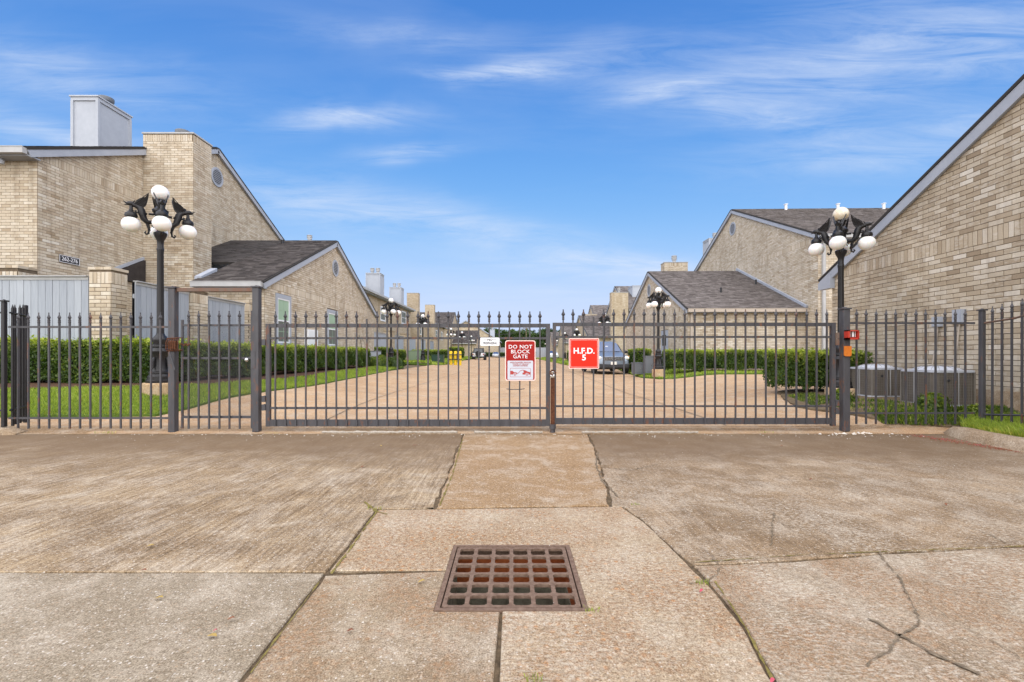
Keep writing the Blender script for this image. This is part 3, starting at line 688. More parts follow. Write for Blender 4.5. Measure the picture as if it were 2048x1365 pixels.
blades('grass', ISL_R, 12000, .05, .10, .012, .05, M['grass'], 42, 'green grass around the middle lamp post right of the car', None, None)
blades('grass', FAR_L, 14000, .08, .16, .03, .05, M['grass'], 43, 'grass strip along the far left side of the road', None, lambda X, Y: (np.clip(40/np.maximum(Y, 30), 0, 1)**2)*(X > -9))
blades('grass', FAR_R, 6000, .08, .16, .03, .05, M['grass'], 44, 'grass strip along the far right side of the road', None, lambda X, Y: (np.clip(40/np.maximum(Y, 30), 0, 1)**2)*(X < 8))
VR = [(5.68, 3.4), (5.68, 5.4), (5.8, 5.93), (6.15, 6.35), (7.4, 6.4), (7.4, 3.4)]
blades('grass', VR, 26000, .05, .12, .004, .11, M['grass'], 45, 'long grass behind the kerb at the right edge', None, lambda X, Y: np.where(Y > 5.6, 1, .6))
blades('dry_grass', [(5.66, 4.6), (5.66, 5.5), (5.8, 6.0), (6.0, 6.1), (5.85, 4.6)], 7000, .04, .09, .005, .11, M['grass_dry'], 46, 'yellowed grass hanging over the right kerb')
blades('weeds', [(5.3, 6.75), (5.25, 7.3), (5.35, 7.9), (5.9, 8.4), (6.2, 7.6), (6.25, 6.95)], 1700, .015, .045, .008, .03, M['leaf'], 47, 'low weeds on the bare soil behind the right fence', None, lambda X, Y: .5+.5*np.sin(X*9)*np.cos(Y*7))
blades('weeds', [(5.15, 6.45), (5.9, 6.35), (7.3, 6.35), (7.3, 6.9), (5.3, 6.85)], 5500, .02, .07, .009, .03, M['leaf'], 48, 'leafy ground cover under the right fence')
blades('weeds', [(5.12, 7.9), (5.5, 9.3), (6.0, 9.3), (5.7, 8.0)], 1600, .02, .045, .008, .03, M['leaf'], 49, 'low weeds in front of the near right hedge')
for k, (px, py, w, h) in enumerate([(755, 866-2, .12, .03), (208, 868, .14, .05), (545, 868, .1, .03), (1530, 867, .10, .04), (750, 1018, .05, .02), (1185, 1222, .03, .018), (1068, 1362, .03, .03), (1405, 1168, .03, .02), (1270, 1010, .03, .015)]):
    x, y = gp(px, py); 
    bl = blades('weed_tuft', [(x-w, y-.02), (x+w, y-.02), (x+w, y+.02), (x-w, y+.02)], 34, h*.3, h*.7, .0012, .005, M['grass_dry'] if k < 5 else M['grass'], 60+k, None)
    bl.pop('category', None); bl.pop('kind', None); bl.parent = drive
    bl['kind'] = 'stuff'

# ------------------------------------------------------------------ hedges
def leaf_cloud(name, P, N, size, m, seed, parent=None, tone=None, flat=.5):
    rg_ = np.random.default_rng(seed); n = len(P)
    D = N*flat+rg_.normal(0, .55, (n, 3)); D /= np.linalg.norm(D, axis=1)[:, None]
    T = np.cross(D, rg_.normal(0, 1, (n, 3))); T /= np.linalg.norm(T, axis=1)[:, None]; B = np.cross(D, T)
    s = size*rg_.uniform(.6, 1.35, n)[:, None]
    V = np.stack([P-T*s*.55, P+B*s*.24+D*s*.06, P+T*s*.55, P-B*s*.24+D*s*.06], 1).reshape(-1, 3)
    tn = np.clip(rg_.normal(.45, .2, n) if tone is None else tone+rg_.normal(0, .16, n), 0, 1)
    me = npmesh(name, V, np.arange(4*n).reshape(n, 4), m, tn); return link(name, me, parent)
def hedge(label, x0, x1, y0, y1, h, leaf, density, seed, faces='xXyYt', m='leaf', group=None, name='hedge', zb=None, stems=True, skirt=.12):
    """box hedge whose plan is x0..x1, y0..y1; faces: x=-X side X=+X side y=near Y=far t=top"""
    cx, cy = (x0+x1)/2, (y0+y1)/2; bz = gzf(cx, cy) if zb is None else zb
    t = thing(name, (cx, cy, bz), label, 'hedge', group); rg_ = np.random.default_rng(seed)
    core = MB(); core.box(x0+.10-cx, x1-.10-cx, y0+.10-cy, y1-.10-cy, .14, h-.10); core.build('inner_twigs', M['core'], t)  # solid near-black box: the shade deep in the hedge, put into its colour
    Ps, Ns, Ts = [], [], []
    def put(n, u, v, w, nn, base):
        n = int(n)
        if n <= 0: return
        pts = np.stack([np.broadcast_to(u, n), np.broadcast_to(v, n), np.broadcast_to(w, n)], 1); Ps.append(pts); Ns.append(np.tile(nn, (n, 1))); Ts.append(np.full(n, base))
    L = dict(x=((y1-y0)*h), X=((y1-y0)*h), y=((x1-x0)*h), Y=((x1-x0)*h), t=((x1-x0)*(y1-y0)))
    for f in faces:
        n = int(L[f]*density); r = rg_.uniform(0, 1, (n, 2)); dep = rg_.gamma(1.6, .030, n) - .03
        low = skirt + .05*np.sin(r[:, 0]*25)
        bulge = lambda a, b: .035*np.sin(a*3.1+b*4+seed)+.025*np.sin(a*7.7+b*9.3)
        if f in 'xX':
            Y = y0+r[:, 0]*(y1-y0); Z = low+r[:, 1]*(h-low); s = -1 if f == 'x' else 1; X = (x0 if f == 'x' else x1)-s*dep+s*bulge(Y, Z)-s*.10*np.clip(.4-Z/h, 0, 1); nn = (s, 0, .15)
        elif f in 'yY':
            X = x0+r[:, 0]*(x1-x0); Z = low+r[:, 1]*(h-low); s = -1 if f == 'y' else 1; Y = (y0 if f == 'y' else y1)-s*dep+s*bulge(X, Z)-s*.10*np.clip(.4-Z/h, 0, 1); nn = (0, s, .15)
        else:
            X = x0+r[:, 0]*(x1-x0); Y = y0+r[:, 1]*(y1-y0); Z = h-dep*.8+.6*bulge(X, Y); nn = (0, 0, 1)
        lf = np.sin(X*2.3+seed)*np.sin(Y*2.9+Z*3.3)+.6*np.sin(X*6.1+Z*5.7+seed)*np.cos(Y*5.3-Z*4.1); kp = (lf > -.75) | (rg_.uniform(0, 1, n) < .45); X, Y, Z, lf = X[kp], Y[kp], Z[kp], lf[kp]; n = len(X)
        if f == 't': Z = Z+np.where(rg_.uniform(0, 1, n) < .05, rg_.uniform(.02, .09, n), 0)
        Ps.append(np.stack([X-cx, Y-cy, Z], 1)); Ns.append(np.tile(np.array(nn, float), (n, 1)))
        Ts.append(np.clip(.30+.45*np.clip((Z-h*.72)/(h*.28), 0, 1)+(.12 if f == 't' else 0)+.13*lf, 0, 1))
    P = np.concatenate(Ps); N = np.concatenate(Ns); T = np.concatenate(Ts)
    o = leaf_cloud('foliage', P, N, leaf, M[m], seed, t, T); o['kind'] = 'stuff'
    if stems:
        s = MB(); rr = random.Random(seed)
        for _ in range(int(max(x1-x0, y1-y0)*5)):
            x = rr.uniform(x0+.15, x1-.15)-cx; y = rr.uniform(y0+.15, y1-.15)-cy; s.tube([(x, y, -.02), (x+rr.uniform(-.08, .08), y+rr.uniform(-.08, .08), .25)], [.012, .008], 5)
        so_ = s.build('stems', M['bark'], t); so_['kind'] = 'stuff'
    return t
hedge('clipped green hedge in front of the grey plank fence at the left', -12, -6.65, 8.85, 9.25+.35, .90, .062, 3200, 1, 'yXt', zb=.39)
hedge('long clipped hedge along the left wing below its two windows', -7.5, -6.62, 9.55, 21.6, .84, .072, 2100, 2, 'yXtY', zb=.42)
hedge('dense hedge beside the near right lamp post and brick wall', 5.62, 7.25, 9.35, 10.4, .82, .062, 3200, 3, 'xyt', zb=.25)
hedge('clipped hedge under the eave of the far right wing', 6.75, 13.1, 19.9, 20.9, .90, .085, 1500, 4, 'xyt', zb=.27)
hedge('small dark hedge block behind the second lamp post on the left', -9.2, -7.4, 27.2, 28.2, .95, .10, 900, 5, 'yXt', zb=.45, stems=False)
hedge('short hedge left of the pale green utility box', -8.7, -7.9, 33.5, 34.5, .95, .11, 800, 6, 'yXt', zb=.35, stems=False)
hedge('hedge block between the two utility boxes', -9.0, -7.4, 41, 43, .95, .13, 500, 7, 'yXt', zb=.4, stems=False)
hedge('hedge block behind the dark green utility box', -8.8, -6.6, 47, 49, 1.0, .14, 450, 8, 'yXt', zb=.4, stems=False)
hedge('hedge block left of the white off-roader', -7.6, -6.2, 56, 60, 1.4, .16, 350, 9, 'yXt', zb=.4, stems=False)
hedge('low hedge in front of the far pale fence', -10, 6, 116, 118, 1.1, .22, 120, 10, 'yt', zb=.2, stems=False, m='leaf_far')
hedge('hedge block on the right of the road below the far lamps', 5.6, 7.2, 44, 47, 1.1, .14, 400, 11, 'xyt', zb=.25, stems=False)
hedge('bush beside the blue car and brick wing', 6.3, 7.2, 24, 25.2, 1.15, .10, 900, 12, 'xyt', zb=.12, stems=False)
def shrub(label, x, y, r, h, leaf, n, seed, m='leaf', zb=None):
    bz = gzf(x, y) if zb is None else zb; t = thing('shrub', (x, y, bz), label, 'shrub'); rg_ = np.random.default_rng(seed)
    D = rg_.normal(0, 1, (n, 3)); D /= np.linalg.norm(D, axis=1)[:, None]; D[:, 2] = np.abs(D[:, 2])
    rad = (1-rg_.gamma(1.5, .07, n))*(1+.12*np.sin(D[:, 0]*6+D[:, 1]*5)); P = D*rad[:, None]*np.array([r, r, h])
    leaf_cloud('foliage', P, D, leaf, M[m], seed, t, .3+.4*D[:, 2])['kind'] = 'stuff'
    s = MB(); s.tube([(0, 0, 0), (.02, 0, h*.5)], [.04, .02], 6); s.build('stem', M['bark'], t); return t
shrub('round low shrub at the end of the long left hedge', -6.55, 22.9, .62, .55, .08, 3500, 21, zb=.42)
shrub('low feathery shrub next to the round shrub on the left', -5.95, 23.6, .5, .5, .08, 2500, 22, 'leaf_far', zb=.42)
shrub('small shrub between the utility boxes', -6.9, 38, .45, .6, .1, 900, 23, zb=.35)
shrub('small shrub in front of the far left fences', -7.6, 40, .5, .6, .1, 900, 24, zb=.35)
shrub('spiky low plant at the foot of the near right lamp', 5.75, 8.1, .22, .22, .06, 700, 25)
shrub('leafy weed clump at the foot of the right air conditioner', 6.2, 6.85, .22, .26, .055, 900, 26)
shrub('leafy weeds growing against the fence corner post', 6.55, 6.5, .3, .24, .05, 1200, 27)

# --- litter
lt = []
def fallen_leaf(px, py, s, m, label, rot):
    x, y = gp(px, py, .01); mb = MB(); mb.add([(-s, 0, 0), (-s*.3, s*.42, .006), (s*.5, s*.36, .009), (s, 0, .003), (s*.4, -s*.36, .008), (-s*.4, -s*.4, .005)], [(0, 1, 5), (1, 2, 4, 5), (2, 3, 4)])
    o = mb.build('fallen_leaf', M[m], None); o.location = (x, y, .008); o.rotation_euler = (0, 0, rot); return tag(o, label, 'leaf', 'fallen leaves on the driveway')
for a in [(843, 1163, .018, 'leaf_litter', 'curled yellow leaf on the slab left of the drain grate', .4), (424, 1272, .022, 'leaf_litter', 'tan leaf on the smooth slab in the lower left', -.2), (300, 1092, .02, 'leaf_litter', 'tan leaf on the brushed slab above the left joint', .3),
          (318, 1196, .018, 'leaf_litter', 'pale leaf near the top of the lower left slab', .1), (462, 1238, .014, 'leaf_brown', 'small reddish leaf on the lower left slab', .5), (430, 1262, .008, 'petal', 'tiny red petal beside the tan leaf in the lower left', .5),
          (829, 891, .028, 'leaf_brown', 'brown leaf on the dark slab left of the tan strip', .2), (725, 934, .022, 'leaf_brown', 'faded leaf on the brushed slab below the left gate leaf', 1), (762, 892, .02, 'leaf_litter', 'pale leaf near the sealant under the left gate leaf', 2),
          (1622, 959, .018, 'leaf_brown', 'dark leaf lying alone on the big right slab', .3), (1892, 1009, .018, 'leaf_brown', 'brown leaf on the right slab near the edge', .9), (1564, 892, .022, 'leaf_brown', 'brown leaf on the right slab near the gate', .1),
          (1403, 1182, .014, 'petal', 'pink petal in the right joint of the drain slab', .6), (1118, 962, .014, 'leaf_litter', 'small leaf on the tan strip', .6), (286, 1141, .018, 'leaf_brown', 'dark leaf lying on the left horizontal joint', 0),
          (700, 1262, .014, 'leaf_brown', 'tiny brown leaf on the drain slab left side', .3), (1545, 1362, .014, 'petal', 'pink petal at the bottom of the right joint', .6)]: fallen_leaf(*a)
def scatter_chips(name, n, reg, m, smin, smax, seed, label):
    rr = random.Random(seed); mb = MB()
    for _ in range(n):
        x, y = reg(rr); s = rr.uniform(smin, smax); a = rr.uniform(0, 6.28); z = gzf(x, y)+.004
        vs = [(x+math.cos(a+k*2.09)*s*rr.uniform(.6, 1.1), y+math.sin(a+k*2.09)*s*rr.uniform(.6, 1.1), z) for k in range(3)]
        mb.add(vs+[(x, y, z+s*.55)], [(0, 1, 2), (0, 3, 1), (1, 3, 2), (2, 3, 0)])
    o = mb.build(name, M[m], None); return tag(o, label, 'debris', kind='stuff')
scatter_chips('stone_chips', 190, lambda r: (r.uniform(-5.5, 5.8), 6.05-abs(r.gauss(0, .16))), 'chip', .004, .014, 3, 'pale stone chips scattered along the foot of the gate')
scatter_chips('stone_chips', 420, lambda r: (r.uniform(-6.5, 6), r.uniform(1.4, 6.0)), 'chip', .002, .006, 4, 'tiny pale grit scattered over the concrete')
scatter_chips('stone_chips', 30, lambda r: (4.45+r.gauss(0, .2), 6.08+r.gauss(0, .03)), 'chip', .01, .035, 5, 'broken concrete bits at the foot of the right gate post')
scatter_chips('leaf_debris', 420, lambda r: (lambda t: (5.15+.25*t+r.gauss(0, .06), 6.0-1.0*t+r.gauss(0, .05)))(r.random()), 'leaf_brown', .004, .013, 6, 'brown plant debris gathered along the right kerb')
scatter_chips('petal_debris', 160, lambda r: (lambda t: (5.2+.25*t+r.gauss(0, .06), 6.0-1.0*t+r.gauss(0, .05)))(r.random()), 'petal', .004, .009, 7, 'fallen pink petals along the right kerb')
scatter_chips('leaf_debris', 300, lambda r: (r.uniform(-6.5, 5.2), 6.1+r.gauss(0, .03)), 'chip_dark', .004, .012, 8, 'dark dirt crumbs in the joint below the fence')
scatter_chips('leaf_debris', 500, lambda r: (r.uniform(-12, -6.2), 8.5+abs(r.gauss(0, .15))), 'leaf_brown', .01, .025, 9, 'brown bark chips in the bed under the left hedge')
scatter_chips('leaf_debris', 300, lambda r: (5.6+r.uniform(-.1, .9), r.uniform(6.9, 9.2)), 'leaf_litter', .006, .018, 10, 'dry leaves on the soil in front of the air conditioners')
# ------------------------------------------------------------------ brickwork
BC, BL, BJ_ = .0794, .2365, .0098
CAMV = Vector((0, 0, CAM_H))
def poly_interval(P, v):
    xs = []
    for (a, b) in zip(P, P[1:]+P[:1]):
        if (a[1] > v) != (b[1] > v): xs.append(a[0]+(b[0]-a[0])*(v-a[1])/(b[1]-a[1]))
    xs.sort(); return [(xs[i], xs[i+1]) for i in range(0, len(xs)-1, 2)]
def brickwork(wall, root, O, U, N, poly, key, holes=(), bands=(), nparts=0, seed=0, proud=.008, base_tone=None):
    """wall: object that gets the bricks as children; O,U,N in wall-local coords; poly in (u, z)"""
    rg_ = np.random.default_rng(seed+11); O = Vector(O); U = Vector(U); N = Vector(N); V = Vector((0, 0, 1))
    v0 = min(p[1] for p in poly); v1 = max(p[1] for p in poly); umin = min(p[0] for p in poly)
    k0 = int(math.ceil(v0/BC-1e-6)); k1 = int(v1/BC)
    soldier = set(); starts = set()
    for b in bands:
        starts.add(b); soldier |= {b, b+1, b+2}
    out = []   # (ua, ub, va, vb, full)
    for k in range(k0, k1+1):
        va = k*BC
        if k in soldier and k not in starts: continue
        if k in starts:
            vb = va+3*BC; iv = poly_interval(poly, (va+vb)/2); pitch = BC; offs = 0; tall = True
        else:
            vb = va+BC; iv = poly_interval(poly, va+BC*.5); pitch = BL; offs = (k % 2)*BL/2; tall = False
        segs = []
        for (a, b) in iv:
            s = [(a, b)]
            for (h0, h1, g0, g1) in holes:
                if g1 > va+.01 and g0 < vb-.01:
                    ns = []
                    for (p, q) in s:
                        if h1 <= p or h0 >= q: ns.append((p, q)); continue
                        if h0 > p: ns.append((p, h0))
                        if h1 < q: ns.append((h1, q))
                    s = ns
            segs += s
        for (a, b) in segs:
            i = math.floor((a-umin-offs)/pitch)
            while True:
                p = umin+offs+i*pitch; q = p+pitch
                if p >= b-.02: break
                pp, qq = max(p, a), min(q, b)
                if qq-pp > .035: out.append((pp+BJ_/2, qq-BJ_/2, va+BJ_/2, vb-BJ_/2, (not tall) and qq-pp > pitch-1e-4, tall))
                i += 1
    if not out: return
    mw = Matrix.Translation(root.location) @ Matrix.Rotation(root.rotation_euler.z, 4, 'Z')
    parts = set()
    if nparts:
        sc = []
        for i, b in enumerate(out):
            if not (b[4] or b[5]): continue
            c = mw @ (O+U*((b[0]+b[1])/2)+V*((b[2]+b[3])/2)); d = c-CAMV
            if d.y < .5 or abs(d.x/d.y) > 1.12 or d.z/d.y > .77 or d.z/d.y < -.02: continue
            sc.append((d.length/max(.05, abs((mw.to_3x3() @ N).dot(d.normalized())))**.5, i))
        sc.sort(); parts = {i for _, i in sc[:nparts]}
        variants = {}
        for tall in (False, True):
            l, h = (BC-BJ_, 3*BC-BJ_) if tall else (BL-BJ_, BC-BJ_)
            vs_ = []
            for s in range(3):
                r3 = random.Random(s+seed); c8 = []
                for n_ in (-.03, proud-.003, proud):
                    ins = .0 if n_ < proud else .0035
                    for (su, sv) in ((-1, -1), (1, -1), (1, 1), (-1, 1)):
                        c8.append(U*(su*(l/2-ins)+r3.uniform(-.0012, .0012))+V*(sv*(h/2-ins)+r3.uniform(-.0012, .0012))+N*n_)
                mb = MB(); mb.add(c8, [(8, 9, 10, 11)]+[(a, (a+1) % 4, (a+1) % 4+4, a+4) for a in range(4)]+[(a+4, (a+1) % 4+4, (a+1) % 4+8, a+8) for a in range(4)]+[(3, 2, 1, 0)])
                vs_.append(mb.mesh('brick', M['brickobj_'+key]))
            variants[tall] = vs_
        for i in parts:
            b = out[i]; o = bpy.data.objects.new('brick', variants[b[5]][i % 3]); COL.objects.link(o); o.parent = wall
            o.location = O+U*((b[0]+b[1])/2)+V*((b[2]+b[3])/2)+N*rg_.uniform(-.0015, .0015)
    rest = [b for i, b in enumerate(out) if i not in parts]
    A = np.array([b[:4] for b in rest]); n = len(A)
    if n == 0: return
    Un, Vn, Nn, On = (np.array(x) for x in (U, V, N, O))
    pr = proud+rg_.uniform(-.002, .002, n); J = rg_.uniform(-.0014, .0014, (n, 8))
    def pt(u, v, w): return On+u[:, None]*Un+v[:, None]*Vn+w[:, None]*Nn
    ua, ub, va, vb = A.T; z_ = np.full(n, -.004)
    Vt = np.stack([pt(ua, va, z_), pt(ub, va, z_), pt(ub, vb, z_), pt(ua, vb, z_), pt(ua+J[:, 0], va+J[:, 1], pr), pt(ub+J[:, 2], va+J[:, 3], pr), pt(ub+J[:, 4], vb+J[:, 5], pr), pt(ua+J[:, 6], vb+J[:, 7], pr)], 1).reshape(-1, 3)
    fq = np.array([(4, 5, 6, 7), (0, 1, 5, 4), (1, 2, 6, 5), (2, 3, 7, 6), (3, 0, 4, 7)])
    if U.cross(V).dot(N) < 0: fq = fq[:, ::-1]
    F = (fq[None]+8*np.arange(n)[:, None, None]).reshape(-1, 4)
    tone = np.repeat(np.clip(rg_.beta(2.2, 2.0, n), 0, 1), 5)
    o = link('brickwork', npmesh('brickwork', Vt, F, M['brick_'+key], tone), wall); o['kind'] = 'stuff'
def shingles(root, O, U, V, lu, lv, m, e=.145, seed=0, name='shingles'):
    rg_ = np.random.default_rng(seed+3); O, U, V = map(lambda x: np.array(Vector(x)), (O, U, V)); N = np.cross(U, V); N = N/np.linalg.norm(N)
    if N[2] < 0: N = -N
    q = []; v = 0.0; k = 0
    while v < lv-.02:
        u = -rg_.uniform(0, .3)
        while u < lu:
            w = rg_.choice([.15, .2, .3, .33]); a, b = max(u, 0), min(u+w, lu); 
            if b-a > .03: q.append((a, b, v, min(v+e*1.02, lv), .010+rg_.uniform(0, .010)))
            u += w+.004
        v += e; k += 1
    A = np.array(q); n = len(A); ua, ub, va, vb, h = A.T
    P = lambda u, v_, w: O+u[:, None]*U+v_[:, None]*V+w[:, None]*N
    Z = np.zeros(n)+.002
    Vt = np.stack([P(ua, va-.006, h), P(ub, va-.006, h), P(ub, vb, Z), P(ua, vb, Z), P(ua, va-.006, Z), P(ub, va-.006, Z)], 1).reshape(-1, 3)
    F = (np.array([(0, 1, 2, 3), (4, 5, 1, 0)])[None]+6*np.arange(n)[:, None, None]).reshape(-1, 4)
    o = link(name, npmesh(name, Vt, F, M[m], np.repeat(rg_.uniform(0, 1, n), 2)), root); o['kind'] = 'stuff'; return o
def round_vent(root, O, U, N, r, ry=None):
    O, U, N = map(Vector, (O, U, N)); ry = ry or r; V = Vector((0, 0, 1)); n = 28
    mb = MB(); vs = []
    for (k, d) in ((1.0, .0), (1.0, .045), (.78, .045), (.78, .02)):
        for i in range(n): a = 2*math.pi*i/n; vs.append(O+U*(r*k*math.cos(a))+V*(ry*k*math.sin(a))+N*d)
    mb.add(vs, [(j*n+i, j*n+(i+1) % n, (j+1)*n+(i+1) % n, (j+1)*n+i) for j in range(3) for i in range(n)])
    v = mb.build('vent', M['trim'], root)
    b = MB(); b.add([O+U*(r*.79*math.cos(2*math.pi*i/n))+V*(ry*.79*math.sin(2*math.pi*i/n))+N*.016 for i in range(n)], [tuple(range(n))]); b.build('vent_back', M['black'], v)
    for k in range(8):
        z = -.66*ry+k*ry*.19; w = .78*r*math.sqrt(max(0, 1-(z/(.78*ry))**2))
        if w < .03: continue
        l = MB(); l.obox(O+V*z+N*.03, U*w, V*(ry*.045)+N*.008, N*.004); l.build('slat', M['trim'], v)
def window(root, O, U, N, w, h, panes=True, glass='blind', trim=.11, trimmat='trim', grid=(2, 2)):
    """O: lower left corner of the glass unit in the wall plane"""
    O, U, N = map(Vector, (O, U, N)); V = Vector((0, 0, 1)); f = MB()
    def rect(mb, u0, u1, v0, v1, d0, d1, mi=0): mb.obox(O+U*((u0+u1)/2)+V*((v0+v1)/2)+N*((d0+d1)/2), U*((u1-u0)/2), V*((v1-v0)/2), N*((d1-d0)/2), mi)
    t = trim
    rect(f, -t, 0, -t, h+t*1.3, 0, .035, 0); rect(f, w, w+t, -t, h+t*1.3, 0, .035, 0); rect(f, 0, w, h, h+t*1.3, 0, .035, 0); rect(f, 0, w, -t, 0, 0, .04, 0)
    win = f.build('window', M[trimmat], root); s = MB(); b = .05
    rect(s, 0, b, 0, h, 0, .026); rect(s, w-b, w, 0, h, 0, .026); rect(s, b, w-b, h-b, h, 0, .026); rect(s, b, w-b, 0, b, 0, .03); rect(s, b, w-b, h*.5-.025, h*.5+.025, 0, .028)
    s.build('sash', M['trim_white'], win)
    for (v0, v1, gm) in ((b, h*.5-.025, 'blind_grey'), (h*.5+.025, h-b, glass)):
        p = MB(); rect(p, b, w-b, v0, v1, .004, .010); p.build('pane', M[gm], win)
        g = MB()
        for i in range(1, grid[0]+0): u = b+(w-2*b)*i/grid[0]; rect(g, u-.009, u+.009, v0, v1, .0105, .016)
        if grid[1] > 1: v = (v0+v1)/2; rect(g, b, w-b, v-.009, v+.009, .0105, .0155)
        if g.v: g.build('muntin', M['trim_white' if glass != 'blind' else 'blind'], win)
    return win
def flue_cap(root, x, y, z, r=.16, m='gutter'):
    mb = MB(); mb.lathe([(z, r*.7), (z+.12, r*.7), (z+.12, r*1.4), (z+.15, r*1.5), (z+.25, r*1.5), (z+.27, r*1.3)], 16, (x, y)); mb.build('flue_cap', M['util_grey'], root, True)
def stack_cap(root, x, y, z):
    mb = MB(); mb.lathe([(z, .13), (z+.22, .13), (z+.24, .2), (z+.28, .2), (z+.3, .17), (z+.36, .17), (z+.38, .22), (z+.42, .22), (z+.44, .17), (z+.5, .17), (z+.52, .22), (z+.55, .2)], 14, (x, y)); mb.build('flue_pipe', M['gutter'], root, True)
TH_R = -math.atan(.0253)
def place(side, bx, by):
    if side < 0: return (bx, by, 0), 0.0
    c, s = math.cos(TH_R), math.sin(TH_R); return (bx*c-by*s, bx*s+by*c, 0), TH_R
def gable_house(name, label, side, xs, y0, y1, eave, apex, depth, key='pale', bands=(), detail=2, zb=0.2, holes=(), nparts=0, front_bricks=None, front_holes=(), vent=None, roofmat='shingle', foundation=None, cat='house', ov_front=.35, seed=0, front_bands=(), group=None, trimm='trim', front_parts=0, gut='gutter', ovs=.10):
    """side -1: left of the street (street wall faces +X), +1: right of it (faces -X)."""
    loc, rz = place(side, xs, y0); b = thing(name, loc, label, cat, group, rz)
    N = Vector((-side, 0, 0)); L = y1-y0; ym = L/2; sl = (apex-eave)/ym
    gable = [(0, zb), (L, zb), (L, eave), (ym, apex), (0, eave)]
    st = MB(); xin = .14*side
    st.prism(gable, (0, 0, 0), (0, 1, 0), (0, 0, 1), (side, 0, 0), .15)
    wall = st.build('wall', M['mortar'] if detail else M['far_brick'], b)
    if detail: brickwork(wall, b, (0, 0, 0), (0, 1, 0), N, gable, key, holes, bands, nparts, seed)
    fr = MB(); x1 = depth*side
    fr.prism([(.15*1, zb), (depth, zb), (depth, eave), (.15, eave)], (0, 0, 0), (side, 0, 0), (0, 0, 1), (0, 1, 0), .15)
    fw = fr.build('front_wall', M['mortar'] if detail else M['far_brick'], b)
    if detail and front_bricks:
        brickwork(fw, b, (0, 0, 0), (side, 0, 0), (0, -1, 0), [(0, zb), (front_bricks, zb), (front_bricks, eave), (0, eave)], key, front_holes, front_bands, front_parts, seed+1)
        if front_bricks < depth:
            f2 = MB(); f2.prism([(front_bricks, zb), (depth, zb), (depth, eave), (front_bricks, eave)], (0, -.001, 0), (side, 0, 0), (0, 0, 1), (0, -1, 0), .01); f2.build('front_panel', M['far_brick'], b)
    bk = MB(); bk.prism([(.15, zb), (depth, zb), (depth, eave), (.15, eave)], (0, L, 0), (side, 0, 0), (0, 0, 1), (0, -1, 0), .15)
    bk.prism(gable, (x1, 0, 0), (0, 1, 0), (0, 0, 1), (-side, 0, 0), .149); bk.build('back_wall', M['far_brick'], b)
    if foundation:
        f3 = MB(); f3.box(min(-.02*side, x1), max(-.02*side, x1), -.02, L+.02, 0, foundation); f3.build('foundation', M['conc_curb'], b)
    # roof slabs
    th = .10; rf = MB(); xa = -ovs*side; of = ov_front
    def slope(y_e, y_r, z_e, z_r):
        O = Vector((xa, y_e, z_e)); Vv = Vector((0, y_r-y_e, z_r-z_e)); ln = Vv.length; Vv.normalize()
        Uv = Vector((side, 0, 0)); Nn = Uv.cross(Vv); Nn = Nn if Nn.z > 0 else -Nn
        rf.prism([(0, 0), (depth+ovs, 0), (depth+ovs, ln), (0, ln)], O+Nn*.03, Uv, Vv, Nn, th-.03); return O+Nn*th, Uv, Vv, ln
    a1 = slope(-of, ym, eave-of*sl, apex); a2 = slope(L+of, ym, eave-of*sl, apex)
    rf.build('roof', M['shingle_base'], b)
    e = .145 if detail == 2 else .29
    shingles(b, a1[0], a1[1], a1[2], depth+ovs, a1[3], roofmat, e, seed)
    if detail == 2: shingles(b, a2[0], a2[1], a2[2], depth+ovs, a2[3], roofmat, .29, seed+1)
    else: shingles(b, a2[0], a2[1], a2[2], depth+ovs, a2[3], roofmat, .6, seed+1)
    # rake boards on the street gable
    for (ya, yb) in ((-of, ym), (L+of, ym)):
        rk = MB(); za = eave-of*sl; A = Vector((xa-.0*side, ya, za)); B = Vector((xa, yb, apex)); d = (B-A); ln = d.length; d.normalize()
        up_ = Vector((0, -d.z*(1 if d.y > 0 else -1), abs(d.y)))
        rk.prism([(0, -.15), (ln-(.0), -.15), (ln, .03), (0, .03)], A, d, up_, (-side, 0, 0), .03)
        rk.build('rake_board', M[trimm], b)
        r2 = MB(); r2.prism([(0, .035), (ln, .035), (ln, .085), (0, .085)], A, d, up_, (-side, 0, 0), .045); r2.build('drip_edge', M['shingle_base'], b)
        so2 = MB(); so2.prism([(0, -.14), (ln, -.14), (ln, -.12), (0, -.12)], A, d, up_, (side, 0, 0), ovs-.012); so2.build('soffit', M[trimm], b)
    # gutter, fascia, eave soffit
    ze = eave-of*sl; g_ = MB(); g_.box(min(xa, x1), max(xa, x1), -of-.13, -of-.005, ze-.09, ze+.06); g_.box(min(xa, x1), max(xa, x1), -of-.14, -of-.11, ze+.062, ze+.078); g_.build('gutter', M[gut], b)
    s_ = MB(); s_.box(min(xa, x1), max(xa, x1), -of, -.014, ze-.12, ze-.09); s_.build('eave_soffit', M[trimm], b)
    if vent: round_vent(b, (0, vent[0]-y0, vent[1]), (0, 1, 0), N, vent[2], vent[3] if len(vent) > 3 else None)
    return b
